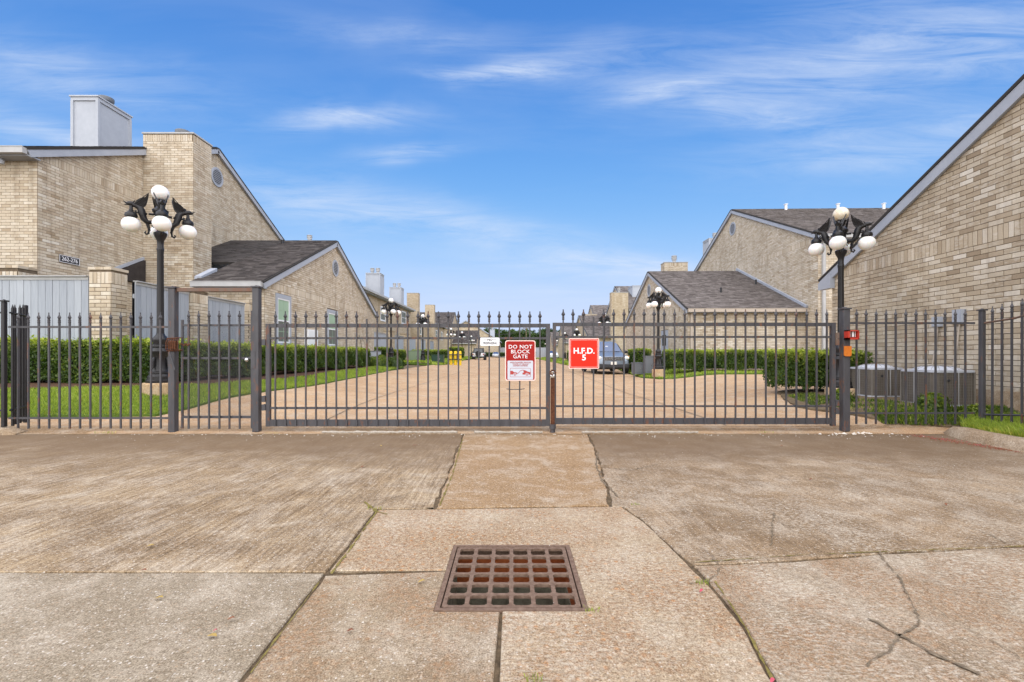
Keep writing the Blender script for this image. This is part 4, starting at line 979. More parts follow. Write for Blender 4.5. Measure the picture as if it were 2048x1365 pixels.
def chimney(name, root, O, w, d, z0, z1, key, band=None, nparts=0, seed=0, cap='low', side=-1, far=False):
    """brick chimney as a part of its house; O = local near street-far corner (min x, min y)"""
    x, y = O; c = MB(); c.box(x, x+w, y, y+d, z0, z1-.002); ch = c.build(name, M['far_brick'] if far else M['mortar'], root)
    if not far:
        kt = int(z1/BC)-3; zt = (kt+3)*BC
        bands = [kt]+([band] if band else [])
        brickwork(ch, root, (x, y, 0), (1, 0, 0), (0, -1, 0), [(0, z0), (w, z0), (w, zt), (0, zt)], key, (), bands, nparts, seed)
        brickwork(ch, root, (x+w, y, 0), (0, 1, 0), (1, 0, 0), [(0, z0), (d, z0), (d, zt), (0, zt)], key, (), bands, nparts//3, seed+1)
        brickwork(ch, root, (x, y, 0), (0, 1, 0), (-1, 0, 0), [(0, z0), (d, z0), (d, zt), (0, zt)], key, (), bands, 0, seed+2)
    p = MB(); p.box(x-.03, x+w+.03, y-.03, y+d+.03, z1, z1+.05); p.build('chimney_cap', M['gutter'], ch)
    if cap == 'low': flue_cap(ch, x+w*.6, y+d*.5, z1+.05)
    elif cap == 'stack': stack_cap(ch, x+w*.5, y+d*.5, z1+.05)
    return ch
def box_chimney(root, x, y, w, d, z0, z1, flues=(('low', .5, .5),)):
    c = MB(); c.box(x, x+w, y, y+d, z0, z1); ch = c.build('chimney_box', M['siding'], root)
    t = MB(); t.box(x-.04, x+w+.04, y-.04, y+d+.04, z1-.12, z1); t.box(x-.07, x+w+.07, y-.07, y+d+.07, z1+.001, z1+.05)
    for (xx, yy) in ((x, y), (x+w, y), (x, y+d), (x+w, y+d)): t.box(xx-.045, xx+.045, yy-.045, yy+.045, z0, z1-.121)
    t.build('chimney_trim', M['trim_white'] if False else M['siding'], ch)
    for (k, fx, fy) in flues: (flue_cap if k == 'low' else stack_cap)(ch, x+w*fx, y+d*fy, z1+.05)
    return ch

# ---- left two-storey gable house with its brick chimney
LB = gable_house('brick_house', 'tall tan brick house at the left with a round gable vent and brick chimney', -1, -12.55, 12.3, 27.1, 6.42, 9.69, 11.5, 'tan', bands=(78,), nparts=290, front_bricks=5.5, front_bands=(77,), vent=(19.75, 8.55, .40), seed=1, zb=.3)
chimney('brick_chimney', LB, (-12.53+12.55, 15.8-12.3), 1.70, .95, .3, 8.52, 'tan', band=63, nparts=300, seed=5)
box_chimney(LB, -15.30+12.55, 16.2-12.3, .87, 1.35, 7.7, 9.98, (('low', .72, .45),))
num = MB(); num.box(.016, .034, 0, .60, 0, .20); nb = num.build('number_sign', M['black'], LB, loc=(0, 12.86-12.3, 3.60))
rim_ = MB()
for (a0, a1, b0, b1) in ((0, .6, 0, .012), (0, .6, .188, .2), (0, .012, .012, .188), (.588, .6, .012, .188)): rim_.box(.035, .039, a0, a1, b0, b1)
rim_.build('sign_rim', M['sign_white'], nb)
def text(s, size, m, parent, loc, face='-Y', name='lettering', bold=.0, align='CENTER', sx=1.0, spacing=1.0, extr=.0015):
    cu = bpy.data.curves.new('t', 'FONT'); cu.body = s; cu.size = size; cu.align_x = align; cu.align_y = 'CENTER'; cu.offset = bold; cu.extrude = extr; cu.space_character = spacing
    cu.resolution_u = 3
    ob = bpy.data.objects.new('t', cu); COL.objects.link(ob); dg = bpy.context.evaluated_depsgraph_get(); me = bpy.data.meshes.new_from_object(ob.evaluated_get(dg))
    bpy.data.objects.remove(ob); me.name = name
    if face == '-Y': mt = Matrix(((sx, 0, 0, 0), (0, 0, -1, 0), (0, 1, 0, 0), (0, 0, 0, 1)))
    else: mt = Matrix(((0, 0, 1, 0), (sx, 0, 0, 0), (0, 1, 0, 0), (0, 0, 0, 1)))   # +X facing, reading along +Y
    me.transform(mt); me.materials.clear(); me.materials.append(M[m]); return link(name, me, parent, loc)
text('262-276', .155, 'sign_white', nb, (.038, .30, .10), '+X', bold=.001, sx=.93)
dl = MB(); dl.box(.02, .10, 0, .12, 0, .10); dl.lathe([(-.12, .05), (-.04, .06), (0, .03)], 10, (.10, .02)); dl.build('security_light', M['siding'], LB, loc=(-.85, -.2, 6.12))
# small lean-to roof in the corner beside the chimney
lt_ = MB(); lt_.prism([(14.55-12.3, 3.42), (15.78-12.3, 3.42), (15.78-12.3, 4.22), (14.55-12.3, 3.58)], (.02, 0, 0), (0, 1, 0), (0, 0, 1), (1, 0, 0), .10); lt_.build('side_roof', M['shingle'], LB)
lf = MB(); lf.prism([(14.5-12.3, 3.60), (15.79-12.3, 4.24), (15.79-12.3, 4.34), (14.5-12.3, 3.70)], (.02, 0, 0), (0, 1, 0), (0, 0, 1), (1, 0, 0), .05); lf.build('flashing', M['trim'], LB)
lf = MB(); lf.box(.02, .16, 14.45-12.3, 14.54-12.3, 3.36, 3.48); lf.build('gutter', M['gutter'], LB)
dp = MB(); dp.box(.02, .09, 15.60-12.3, 15.67-12.3, .4, 3.4); dp.build('downspout', M['trim'], LB)

# ---- left low wing with two windows
wins = [(15.62, 1.42, .85, 1.52), (19.95, 1.42, .95, 1.40)]
LW = gable_house('brick_wing', 'low cream brick wing with two white windows and a dark shingle roof', -1, -7.9, 14.84, 26.6, 3.36, 6.0, 2.1, 'pale', bands=(40,), nparts=290, vent=(20.75, 4.86, .34, .37), seed=11, zb=.4, front_bricks=2.0, front_bands=(38,), front_parts=40,
    holes=[(y-14.84-.11, y+w-14.84+.11, z-.11, z+h+.14) for (y, z, w, h) in wins], ov_front=.28)
for (y, z, w, h) in wins: window(LW, (0, y-14.84, z), (0, 1, 0), (1, 0, 0), w, h)
# the roof runs on behind the chimney to the tall house
e2 = MB(); sl = (6.0-3.36)/5.88
yA, yB = 16.9, 20.72
O2 = Vector((-12.5+7.9, yA-14.84, 3.36+(yA-14.84)*sl+.10)); V2 = Vector((0, 1, sl)).normalized(); ln2 = (yB-yA)*math.sqrt(1+sl*sl)
e2.prism([(0, 0), (2.5, 0), (2.5, ln2), (0, ln2)], O2+Vector((0, 0, -.1)), (1, 0, 0), V2, Vector((0, -V2.z, V2.y)), .098); e2.build('roof_back', M['shingle_base'], LW)
shingles(LW, O2, (1, 0, 0), V2, 2.5, ln2, 'shingle', .145, 31)
e3 = MB(); e3.prism([(0, .2), (2.5, .2), (2.5, 3.2), (0, 3.2)], (-12.5+7.9, 16.95-14.84, 0), (1, 0, 0), (0, 0, 1), (0, 1, 0), .1); e3.build('link_wall', M['far_brick'], LW)
# grey saddle flashings where the roof meets the chimney
sf = MB(); sf.prism([(-.05, 3.40), (.75, 3.78), (.75, 3.92), (-.05, 3.52)], (-2.2, 0, 0), (0, 1, 0), (0, 0, 1), (1, 0, 0), .22); sf.build('saddle_flashing', M['trim'], LW)
pv = MB(); pv.lathe([(5.6, .06), (5.96, .06)], 10, (-2.0, 5.2)); pv.build('roof_pipe', M['black'], LW)
ds = MB(); ds.box(-2.22, -2.12, -.2, -.1, .4, 3.2); ds.build('downspout', M['trim'], LW)
el_ = MB(); el_.box(.014, .16, 17.65-14.84, 18.55-14.84, 1.30, 1.98); el_.box(.16, .175, 17.68-14.84, 18.52-14.84, 1.33, 1.95); el_.build('meter_cabinet', M['trim_white'], LW)
hb = MB(); hb.box(.014, .14, 17.75-14.84, 18.4-14.84, 1.2, 1.28); hb.build('cable_box', M['black'], LW)
# cable on the wall
cb = MB(); cb.tube([(.03, 9.1, 2.0), (.04, 9.3, 1.8), (.04, 9.5, 1.3), (.05, 9.6, .9)], .012, 5); cb.tube([(.03, 9.5, 1.95), (.05, 9.7, 1.75), (.04, 9.9, 1.7)], .01, 5); cb.build('wall_cable', M['black'], LW)

# ---- brick pillars and plank fences of the left patios
def pillar(label, x0, x1, y0, y1, z0, z1, nparts, seed):
    p = thing('brick_pillar', (x0, y0, 0), label, 'pillar'); c = MB(); w, d = x1-x0, y1-y0
    c.box(0, w, 0, d, z0, z1); core = c.build('core', M['mortar'], p); kt = int(z1/BC)-3
    brickwork(core, p, (0, 0, 0), (1, 0, 0), (0, -1, 0), [(0, z0), (w, z0), (w, (kt+3)*BC), (0, (kt+3)*BC)], 'tan', (), (kt,), nparts, seed)
    brickwork(core, p, (w, 0, 0), (0, 1, 0), (1, 0, 0), [(0, z0), (d, z0), (d, (kt+3)*BC), (0, (kt+3)*BC)], 'tan', (), (kt,), nparts, seed+1)
    brickwork(core, p, (0, 0, 0), (0, 1, 0), (-1, 0, 0), [(0, z0), (d, z0), (d, (kt+3)*BC), (0, (kt+3)*BC)], 'tan', (), (kt,), 0, seed+2)
    n = max(2, int(w/.115)); 
    for i in range(n):
        for j in range(2):
            b = MB(); b.box(-.02+i*(w+.04)/n+.004, -.02+(i+1)*(w+.04)/n-.004, -.02+j*(d+.04)/2+.003, -.02+(j+1)*(d+.04)/2-.003, z1, z1+.055); b.build('brick', M['brickobj_tan'], p)
    return p
def plank_fence(label, A, B, z0, z1, pitch=.147, joined=False, cap=True, flip=1, group=None):
    A, B = Vector((*A, 0)), Vector((*B, 0)); d = B-A; L = d.length; u = d.normalized(); nrm = Vector((u.y, -u.x, 0))*flip
    f = thing('plank_fence', tuple(A), label, 'fence', group); n = int(L/pitch)
    me = MB(); me.obox((0, 0, (z1-z0)/2), u*(pitch/2-.004), nrm*.010, (0, 0, (z1-z0)/2)); pm = me.mesh('plank', M['plank'])
    if joined:
        mb = MB()
        for i in range(n): mb.obox(u*(pitch*(i+.5))+Vector((0, 0, (z1+z0)/2)), u*(pitch/2-.006), nrm*.01, (0, 0, (z1-z0)/2))
        o = mb.build('planks', M['plank'], f); o['kind'] = 'stuff'
    else:
        rr = random.Random(int(L*100))
        for i in range(n):
            o = link('plank', pm, f, u*(pitch*(i+.5))+nrm*rr.uniform(-.002, .003)+Vector((0, 0, z0)))
    r = MB(); r.obox(u*(n*pitch/2)-nrm*.03+Vector((0, 0, z0+.4)), u*(n*pitch/2), nrm*.018, (0, 0, .045)); r.obox(u*(n*pitch/2)-nrm*.03+Vector((0, 0, z1-.3)), u*(n*pitch/2), nrm*.018, (0, 0, .045)); r.build('rail', M['plank'], f)
    bk = MB(); bk.obox(u*(n*pitch/2)-nrm*.055+Vector((0, 0, (z0+z1)/2)), u*(n*pitch/2), nrm*.005, (0, 0, (z1-z0)/2-.01)); bk.build('backing', M['black'], f)
    if cap: c = MB(); c.obox(u*(n*pitch/2)+nrm*.01+Vector((0, 0, z1+.012)), u*(n*pitch/2), nrm*.05, (0, 0, .011)); c.obox(u*(n*pitch/2)+nrm*.018+Vector((0, 0, z1-.032)), u*(n*pitch/2), nrm*.006, (0, 0, .030)); c.build('cap_board', M['gutter'], f)
    return f
pillar('tan brick pillar between the two grey plank fences, with upright bricks near its top', -8.50, -8.06, 9.35, 9.74, .35, 2.74, 200, 51)
pillar('brick pillar behind the plank fence at the very left edge', -10.85, -10.36, 9.75, 10.15, .35, 2.85, 40, 54)
pillar('brick pillar halfway along the receding grey plank fence', -8.22, -7.82, 11.4, 11.95, .35, 2.62, 120, 57)
pillar('brick pillar at the far end of the receding plank fence by the wing', -8.22, -7.84, 13.86, 14.25, .35, 2.55, 60, 60)
plank_fence('grey plank fence facing the road at the left, ending at the brick pillar', (-13.2, 9.50), (-8.5, 9.50), .40, 2.62)
plank_fence('receding grey plank fence between the first and second brick pillars', (-7.9, 9.74), (-7.9, 11.42), .40, 2.56)
plank_fence('receding grey plank fence running up to the low wing', (-7.9, 11.95), (-7.9, 13.86), .40, 2.52)

# ---- right big house, far wing, near-right building
RB = gable_house('brick_house', 'tall tan brick house at the right with a long shingle roof and oval gable vent', 1, 13.38, 21.5, 38.7, 6.46, 10.2, 14.0, 'pale', bands=(78,), nparts=290, vent=(30.1, 9.05, .42), seed=71, zb=.2, front_bricks=7.0, front_bands=(78,), roofmat='shingle_warm', ov_front=.3, front_holes=[(1.25, 3.4, 4.7, 5.9)])
box_chimney(RB, 15.0-13.38, 38.0-21.5, 1.0, 1.2, 8.0, 10.35, (('stack', .7, .5),))
ds = MB(); ds.box(.15, .27, -.14, -.02, .2, 6.2); ds.build('downspout', M['gutter'], RB)
sp = MB(); sp.box(1.25, 3.4, -.02, .0, 4.7, 5.9)
for k in range(9): sp.obox((2.325, -.03, 4.76+k*.13), (1.07, 0, 0), (0, .012, .008), (0, -.004, .058))
sp.build('siding_panel', M['siding'], RB)
for xx in (3.0, 6.2, 9.0):
    v = MB(); zz = 6.46+(8.0)*(10.2-6.46)/8.6+.1; v.box(xx-.06, xx+.06, 7.94, 8.06, zz, zz+.35); v.box(xx-.09, xx+.09, 7.9, 8.1, zz+.33, zz+.37); v.build('roof_vent', M['trim_white'], RB)
RW = gable_house('brick_wing', 'low brick wing right of the blue car, its shingle roof running into the tall house', 1, 7.86, 22.5, 36.0, 3.22, 6.1, 6.1, 'pale', bands=(40,), nparts=290, vent=(29.3, 5.0, .34, .40), seed=81, zb=.15, front_bricks=6.0, front_bands=(37,), roofmat='shingle_warm', ov_front=.25, front_parts=250, gut='gutter_tan', holes=[(3.0, 4.3, .15, 2.35)])
dr = MB(); dr.box(-.012, .0, 3.0, 4.3, .15, 2.35); dr.box(-.03, -.012, 3.1, 4.2, .17, 2.25); d_ = dr.build('door', M['trim'], RW)
for k in range(3): p = MB(); p.box(-.036, -.0305, 3.3+k*.25, 3.5+k*.25, 1.5, 2.1); p.build('pane', M['glass'], d_)
for (yy, zz) in ((28.2, 4.4), (26.6, 4.0)):
    v = MB(); z2 = 3.22+(25.5-22.5)*(6.1-3.22)/6.75
for (xx, yy) in ((2.5, 2.2), (5.05, 3.7)):
    v = MB(); zz = 3.22+yy*(6.1-3.22)/6.75+.08; v.lathe([(zz, .05), (zz+.28, .05), (zz+.30, .03)], 10, (xx, yy)); v.build('roof_pipe', M['black'], RW)
fl = MB(); A_ = Vector((5.42, 0, 3.22+.14)); 
fl.obox((5.44, 3.3, 3.22+3.3*(6.1-3.22)/6.75+.16), (.05, 0, 0), Vector((0, 3.6, 3.6*(6.1-3.22)/6.75)), (0, -.03, .07)); fl.build('flashing', M['trim'], RW)
chimney('brick_chimney', RW, (10.65-7.86+.0, 35.5-22.5), 1.75, .9, .3, 7.95, 'tan', nparts=0, seed=88, cap='stack')
ds = MB(); ds.box(.10, .19, -.14, -.02, .2, 3.0); ds.build('downspout', M['gutter_tan'], RW)
RN = gable_house('brick_building', 'brick wall rising along the right edge under a steep blue-grey rake board', 1, 7.24, -5.1, 11.1, 2.93, 6.78, 8.0, 'grey', bands=(35,), nparts=300, seed=91, zb=.47, foundation=.49, roofmat='shingle', ov_front=.35, group=None, ovs=.05)
# cornice return at the far eave and its dark downpipe hole
cr_ = MB(); cr_.prism([(16.10, 2.58), (16.54, 2.58), (16.54, 2.74), (16.10, 2.93)], (-.12, 0, 0), (0, 1, 0), (0, 0, 1), (1, 0, 0), .11); cr_.build('cornice_return', M['trim'], RN)
for (y, z, w, h) in ((8.20, 1.52, .13, .17), (7.78, 1.55, .16, .23)):
    bx = MB(); bx.box(-.10, -.016, 0, w, 0, h); bx.box(-.108, -.101, .01, w-.01, .01, h-.01); o = bx.build('disconnect_box', M['trim'], RN, loc=(0, y+5.1, z)); c2 = MB(); c2.tube([(-.05, w*.5, 0), (-.05, w*.5+.05, -.4), (-.08, w*.5+.12, -.9)], .012, 6); c2.build('conduit', M['gutter_tan'], o)

# ---- far modules, built plainly
def far_window(root, side, x, y, z, w, h): return window(root, (x, y, z), (0, 1, 0), (-side, 0, 0), w, h, trim=.08, trimmat='trim_white', glass='blind_grey', grid=(2, 1))
rw = thing('row_house', (-12.0, 34.5, 0), 'two-storey row house on the left with pale box chimneys above its eave', 'house'); D_ = 9.0; L_ = 20.5
mb = MB(); mb.box(-D_, 0, 0, L_, .2, 6.4); mb.build('wall', M['far_brick'], rw)
mb = MB(); mb.prism([(-.5, 6.25), (.0-D_/2-.0, 8.4), (-D_, 6.3), (-D_, 6.15), (-.5, 6.1)][::-1] if False else [(.45, 6.22), (-4.5, 8.5), (-9.4, 6.22), (-9.4, 6.10), (.45, 6.10)], (0, -.3, 0), (1, 0, 0), (0, 0, 1), (0, 1, 0), L_+.6); mb.build('roof', M['shingle_base'], rw)
mb = MB(); mb.box(.40, .56, -.3, L_+.3, 6.08, 6.26); mb.build('gutter', M['gutter'], rw)
mb = MB(); mb.box(.02, .4, -.2, L_+.2, 6.0, 6.09); mb.build('soffit', M['trim'], rw)
for (y, z, w, h) in ((7.9, 4.15, 1.5, 1.15), (16.0, 4.4, 1.9, 1.25), (11.5, 1.0, 1.0, 1.2)): far_window(rw, -1, .012, y, z, w, h)
box_chimney(rw, -1.95, 10.0, 1.3, 1.3, 6.6, 8.75, (('stack', .3, .5), ('stack', .72, .5)))
box_chimney(rw, -1.95, 18.6, 1.25, 1.3, 6.6, 8.6, (('stack', .3, .5), ('stack', .72, .5)))
box_chimney(rw, -4.6, 2.0, .9, 1.2, 7.6, 9.9, (('stack', .5, .5),))
chimney('brick_chimney', rw, (-.85, 22.3), 1.4, 1.0, .2, 8.45, 'tan', cap=None, far=True)
rw2 = thing('row_house', (-12.9, 58.5, 0), 'farther two-storey row house on the left behind the third lamp', 'house')
mb = MB(); mb.box(-9, 0, 0, 30, .2, 6.0); mb.build('wall', M['far_brick'], rw2)
mb = MB(); mb.prism([(.45, 5.95), (-4.5, 8.2), (-9.4, 5.95), (-9.4, 5.85), (.45, 5.85)], (0, -.3, 0), (1, 0, 0), (0, 0, 1), (0, 1, 0), 30.6); mb.build('roof', M['shingle_base'], rw2)
mb = MB(); mb.box(.40, .56, -.3, 30.3, 5.82, 6.0); mb.build('gutter', M['gutter'], rw2)
for (y, z) in ((6, 3.8), (12, 3.8), (20, 3.6), (26, 3.6)): far_window(rw2, -1, .012, y, z, 1.5, 1.4)
box_chimney(rw2, -.9, 3.5, 1.2, 1.2, 6.1, 8.6, (('stack', .3, .5), ('stack', .7, .5)))
chimney('brick_chimney', rw2, (-.2, 11.5), 1.35, 1.2, .2, 8.4, 'tan', cap=None, far=True)
gable_house('brick_house', 'distant gabled house on the left with a dark roof above the lamps', -1, -12.3, 93, 107, 6.4, 9.9, 9, detail=0, group=None)
gable_house('brick_wing', 'distant low wing with dark roof behind the white off-roader', -1, -7.4, 95.5, 109, 3.3, 6.1, 6.5, detail=0)
dg_ = thing('brick_house', (-9, 119, 0), 'distant pale brick gable end facing the gate, left of the warning sign', 'house')
mb = MB(); mb.prism([(-6, .1), (5.8, .1), (5.8, 4.2), (.4, 7.6), (-2.8, 9.3), (-6, 7.4)], (0, 0, 0), (1, 0, 0), (0, 0, 1), (0, 1, 0), 12); mb.build('wall', M['far_brick'], dg_)
mb = MB(); mb.prism([(-6.3, 7.25), (-2.8, 9.35), (.4, 7.65), (6.1, 4.05), (6.1, 4.3), (.4, 7.95), (-2.8, 9.65), (-6.3, 7.5)], (0, -.3, 0), (1, 0, 0), (0, 0, 1), (0, 1, 0), 12.4); mb.build('roof', M['trim'], dg_)
box_chimney(dg_, 3.2, 3, 1.2, 1.2, 5.0, 7.4, (('stack', .5, .5),))
gable_house('brick_house', 'second tall gabled house on the right with a wide pale dormer box', 1, 12.4, 55.0, 71.5, 6.3, 10.1, 10, detail=0, vent=(63, 8.9, .35), roofmat='shingle_warm')
o_ = gable_house('brick_wing', 'second low wing on the right with a warm grey roof', 1, 7.6, 55, 72.5, 3.2, 6.2, 5.2, detail=0, roofmat='shingle_warm')
c_ = thing('brick_chimney', (11.55, 54.0, 0), 'wide tan brick chimney block on the far right row with a round flue', 'chimney'); chimney('shaft', c_, (0, 0), 1.95, 1.0, .2, 8.15, 'tan', cap='stack', far=True)
bc = thing('dormer_box', (15.2, 58.5, 7.0), 'pale box chimney on the roof slope of the second right house', 'chimney'); box_chimney(bc, 0, 0, 1.3, 2.2, 0, 2.6, ())
gable_house('brick_house', 'third gabled house far along the right side', 1, 12.6, 80, 95.5, 6.3, 10.1, 9, detail=0, roofmat='shingle_warm')
gable_house('brick_wing', 'third low wing far along the right side of the road', 1, 7.3, 84, 99, 3.2, 6.4, 5, detail=0, roofmat='shingle_warm')
gable_house('brick_wing', 'farthest low wing at the end of the right row', 1, 6.6, 108, 120, 3.3, 6.3, 6, detail=0, roofmat='shingle_warm')
c_ = thing('brick_chimney', (13.0, 82.0, 0), 'small distant brick chimney above the right row', 'chimney'); chimney('shaft', c_, (0, 0), 2.0, 1.0, .2, 8.0, 'tan', cap=None, far=True)
# patio fences on the left row
yy = 29.6
labels = ['grey patio fence just past the left wing', 'grey patio fence behind the pale green utility box', 'grey patio fence behind the dark green utility box', 'grey patio fence left of the yellow bollards', 'far grey patio fence near the row house end']
for k, lb in enumerate(labels):
    plank_fence(lb, (-8.9, yy), (-8.9, yy+3.6), .3, 2.45, .2, joined=True); 
    pc = thing('patio_pier', (-9.2, yy+3.7, 0), ['brick pier after the first patio fence', 'brick pier after the second patio fence', 'brick pier after the third patio fence', 'brick pier after the fourth patio fence', 'brick pier after the last patio fence'][k], 'pier')
    m_b = MB(); m_b.box(0, .5, 0, 1.2, .2, 2.65); m_b.build('shaft', M['far_brick'], pc); m_b = MB(); m_b.box(-.04, .54, -.04, 1.24, 2.65, 2.72); m_b.build('cap', M['brick_tan'], pc); yy += 4.95
plank_fence('pale fence panel closing the gap past the left wing', (-11.8, 29.3), (-8.9, 29.3), .3, 2.45, .2, joined=True)
far_f = plank_fence('long pale fence closing the end of the road', (-10, 122), (10, 122), .1, 2.7, .5, joined=True)
# ------------------------------------------------------------------ iron gate and fences (fence plane Y = 6.2)
FY, FS = 6.2, 150.0
fx = lambda px: (px-1024)/FS
fz = lambda py: CAM_H+(HZ-py)/FS
def finial_mesh():
    mb = MB(); r = .030
    mb.lathe([(-.005, .013), (.004, .016), (.018, .016), (.020, .012), (.026, .012), (.028, .016), (.040, .016), (.042, .010), (.052, .014)], 8)
    pts = [(.052, .014), (.062, .023), (.074, .025), (.10, .012), (.120, .006), (.124, .009), (.134, .009), (.138, .003)]
    mb.lathe(pts, 4); return mb.mesh('finial', M['steel'])
FIN = finial_mesh(); _pick = {}
def picket(parent, x, z0, ztip, finial=True, y=0.0, w=.0092, m='steel'):
    h = ztip-.138-z0 if finial else ztip-z0; key = (round(h, 3), w, m)
    if key not in _pick:
        mb = MB(); mb.box(-w, w, -w, w, 0, h); me = mb.mesh('picket', M[m]); _pick[key] = me
    p = link('picket', _pick[key], parent, (x, y, z0))
    rr = random.Random(int(x*1000)); p.rotation_euler = (rr.uniform(-.002, .002), rr.uniform(-.0025, .0025), rr.uniform(-.05, .05))
    if finial: f = link('finial', FIN, p, (0, 0, h)); f.rotation_euler = (0, 0, rr.uniform(-.15, .15))
    return p
def rail(parent, name, x0, x1, z0, z1, dy=.02, y=0.0, m='steel'):
    mb = MB(); mb.box(x0, x1, y-dy, y+dy, z0, z1); return mb.build(name, M[m], parent)
def root_at(name, px, label, cat, group=None): return thing(name, (fx(px), FY, 0), label, cat, group)
# left fence bay
t = root_at('iron_fence', 190, 'grey spear-topped iron fence bay left of the small gate', 'fence'); ox = fx(190)
for px in (36.9, 57.7, 78.5, 99, 119.8, 140.3, 160.8, 181.3, 201.5, 221.8, 242, 262, 281.9, 302.2, 322.1): picket(t, fx(px)-ox, fz(857.5), fz(625.5), y=-.004)
rail(t, 'rail', fx(18)-ox, fx(341)-ox, fz(656.5), fz(652.5), .012); rail(t, 'rail', fx(18)-ox, fx(341)-ox, fz(838.5), fz(834.8), .012)
def post(px0, px1, ptop, pbot, label, m='steel', y=FY, dy=None, cap=True, name='fence_post', sc=1.0):
    xa, xb = (px0-1024)/FPX*y, (px1-1024)/FPX*y; tot = xb-xa; w = tot/(1+abs(xa+xb)/2/y); x0, x1 = (xa, xa+w) if xa < 0 else (xb-w, xb); zt = CAM_H+(HZ-ptop)/FPX*y; zb = CAM_H+(HZ-pbot)/FPX*y
    p = thing(name, ((x0+x1)/2, y+w/2-.05, max(0, zb)-.01), label, 'post'); mb = MB(); mb.box(-w/2, w/2, -w/2, w/2, 0, zt-zb-.02)
    o = mb.build('shaft', M[m], p); bv = o.modifiers.new('b', 'BEVEL'); bv.width = .008; bv.segments = 2
    if cap:
        c = MB(); c.box(-w/2-.012, w/2+.012, -w/2-.012, w/2+.012, zt-zb-.019, zt-zb); c.lathe([(zt-zb, w*.45), (zt-zb+.012, w*.3)], 4); c.build('post_cap', M[m], p)
    return p
pA = post(341, 363.5, 573.5, 866, 'tall grey steel post at the left side of the small gate')
post(508, 528, 572, 862, 'tall grey steel post between the small gate and the wide gate')
pR = post(1672.5, 1695.5, 615, 860.8, 'grey steel post carrying the red box right of the wide gate')
post(1948.4, 1964.8, 618, 856, 'grey corner post where the right fence turns toward the street')
# pedestrian gate
t = root_at('small_gate', 432, 'narrow pedestrian gate with wire mesh and a brass knob', 'gate'); ox = fx(432)
rail(t, 'stile', fx(363)-ox, fx(366.5)-ox, fz(857), fz(640), .012); rail(t, 'stile', fx(503)-ox, fx(507.3)-ox, fz(857), fz(622), .02)
rail(t, 'rail', fx(364)-ox, fx(503)-ox, fz(653), fz(649), .013, .004); rail(t, 'rail', fx(364)-ox, fx(503)-ox, fz(719), fz(714.5), .013, .004); rail(t, 'rail', fx(364)-ox, fx(503)-ox, fz(837), fz(832), .013, .004)
for px in (380, 400, 420.7, 441.4, 461.3, 481.7): picket(t, fx(px)-ox, fz(857.5), fz(622.5), y=-.026)
ms = MB(); n1, n2 = fx(364)-ox, fx(503)-ox; z1, z2 = fz(832), fz(653); st = .019; a = n1-(z2-z1)
nl = int((n2-n1+(z2-z1))/st)
for s in (1, -1):
    for i in range(nl):
        c = n1-(z2-z1)+i*st if s > 0 else n1+i*st
        # line x = c + s*(z-z1)
        za, zb_ = z1, z2; pts = []
        lo = max(z1, z1+(n1-c)/s if s > 0 else z1+(c-n2)); hi = min(z2, z1+(n2-c) if s > 0 else z1+(c-n1))
        if hi-lo < .01: continue
        A = Vector((c+s*(lo-z1), .028, lo)); B = Vector((c+s*(hi-z1), .028, hi)); d = (B-A).normalized(); u = Vector((0, 1, 0)).cross(d)*.0011
        ms.add([A-u, A+u, B+u, B-u], [(0, 1, 2, 3)])
o = ms.build('wire_mesh', M['steel'], t); o['kind'] = 'stuff'
kb = MB(); kb.sphere((fx(498.4)-ox, -.06, fz(720)), (.027, .022, .027), 14, 10); kb.lathe([(fz(720)-.004, .01), (fz(720)+.004, .01)], 8, (fx(498.4)-ox, -.03)); kb.build('knob', M['chrome'], t, True)
lb = MB(); lb.box(fx(506)-ox, fx(514.5)-ox, -.055, -.018, fz(737), fz(703)); lb.build('latch_box', M['steel'], t)
hd = thing('gate_header', (fx(432), FY, fz(583.5)), 'rusty header bar across the top of the small gate', 'header bar'); mb = MB(); mb.box(fx(355.5)-fx(432), fx(508)-fx(432), -.02, .03, 0, .047); mb.build('bar', M['rust_bar'], hd)
ch = thing('lock_cage', (fx(356), FY-.05, fz(690)), 'rusty wire lock cage chained to the small gate post', 'lock'); mb = MB()
for k in range(6): mb.tube([(-.08+k*.028, -.02, .09), (-.086+k*.03, -.05, .03), (-.085+k*.03, -.05, -.06), (-.075+k*.027, -.02, -.09)], .006, 6)
for z in (.08, 0, -.08): mb.tube([(-.09, -.03, z), (.07, -.03, z+.01), (.10, .0, z+.01)], .007, 6)
mb.build('cage', M['rust'], ch); mb = MB(); mb.box(-.06, .035, -.045, -.015, -.06, .05); mb.build('lock_body', M['rust'], ch)
mb = MB()
for k in range(5): mb.sphere((.10+k*.026, -.02, .008*(-1)**k), (.018, .008, .012), 8, 6)
mb.build('chain', M['rust'], ch)
br = MB(); br.tube([(fx(349)-pA.location.x, -.085, fz(705)-pA.location.z), (fx(359.5)-pA.location.x, -.085, fz(740)-pA.location.z)], .011, 6); br.build('brace_rod', M['steel'], pA)
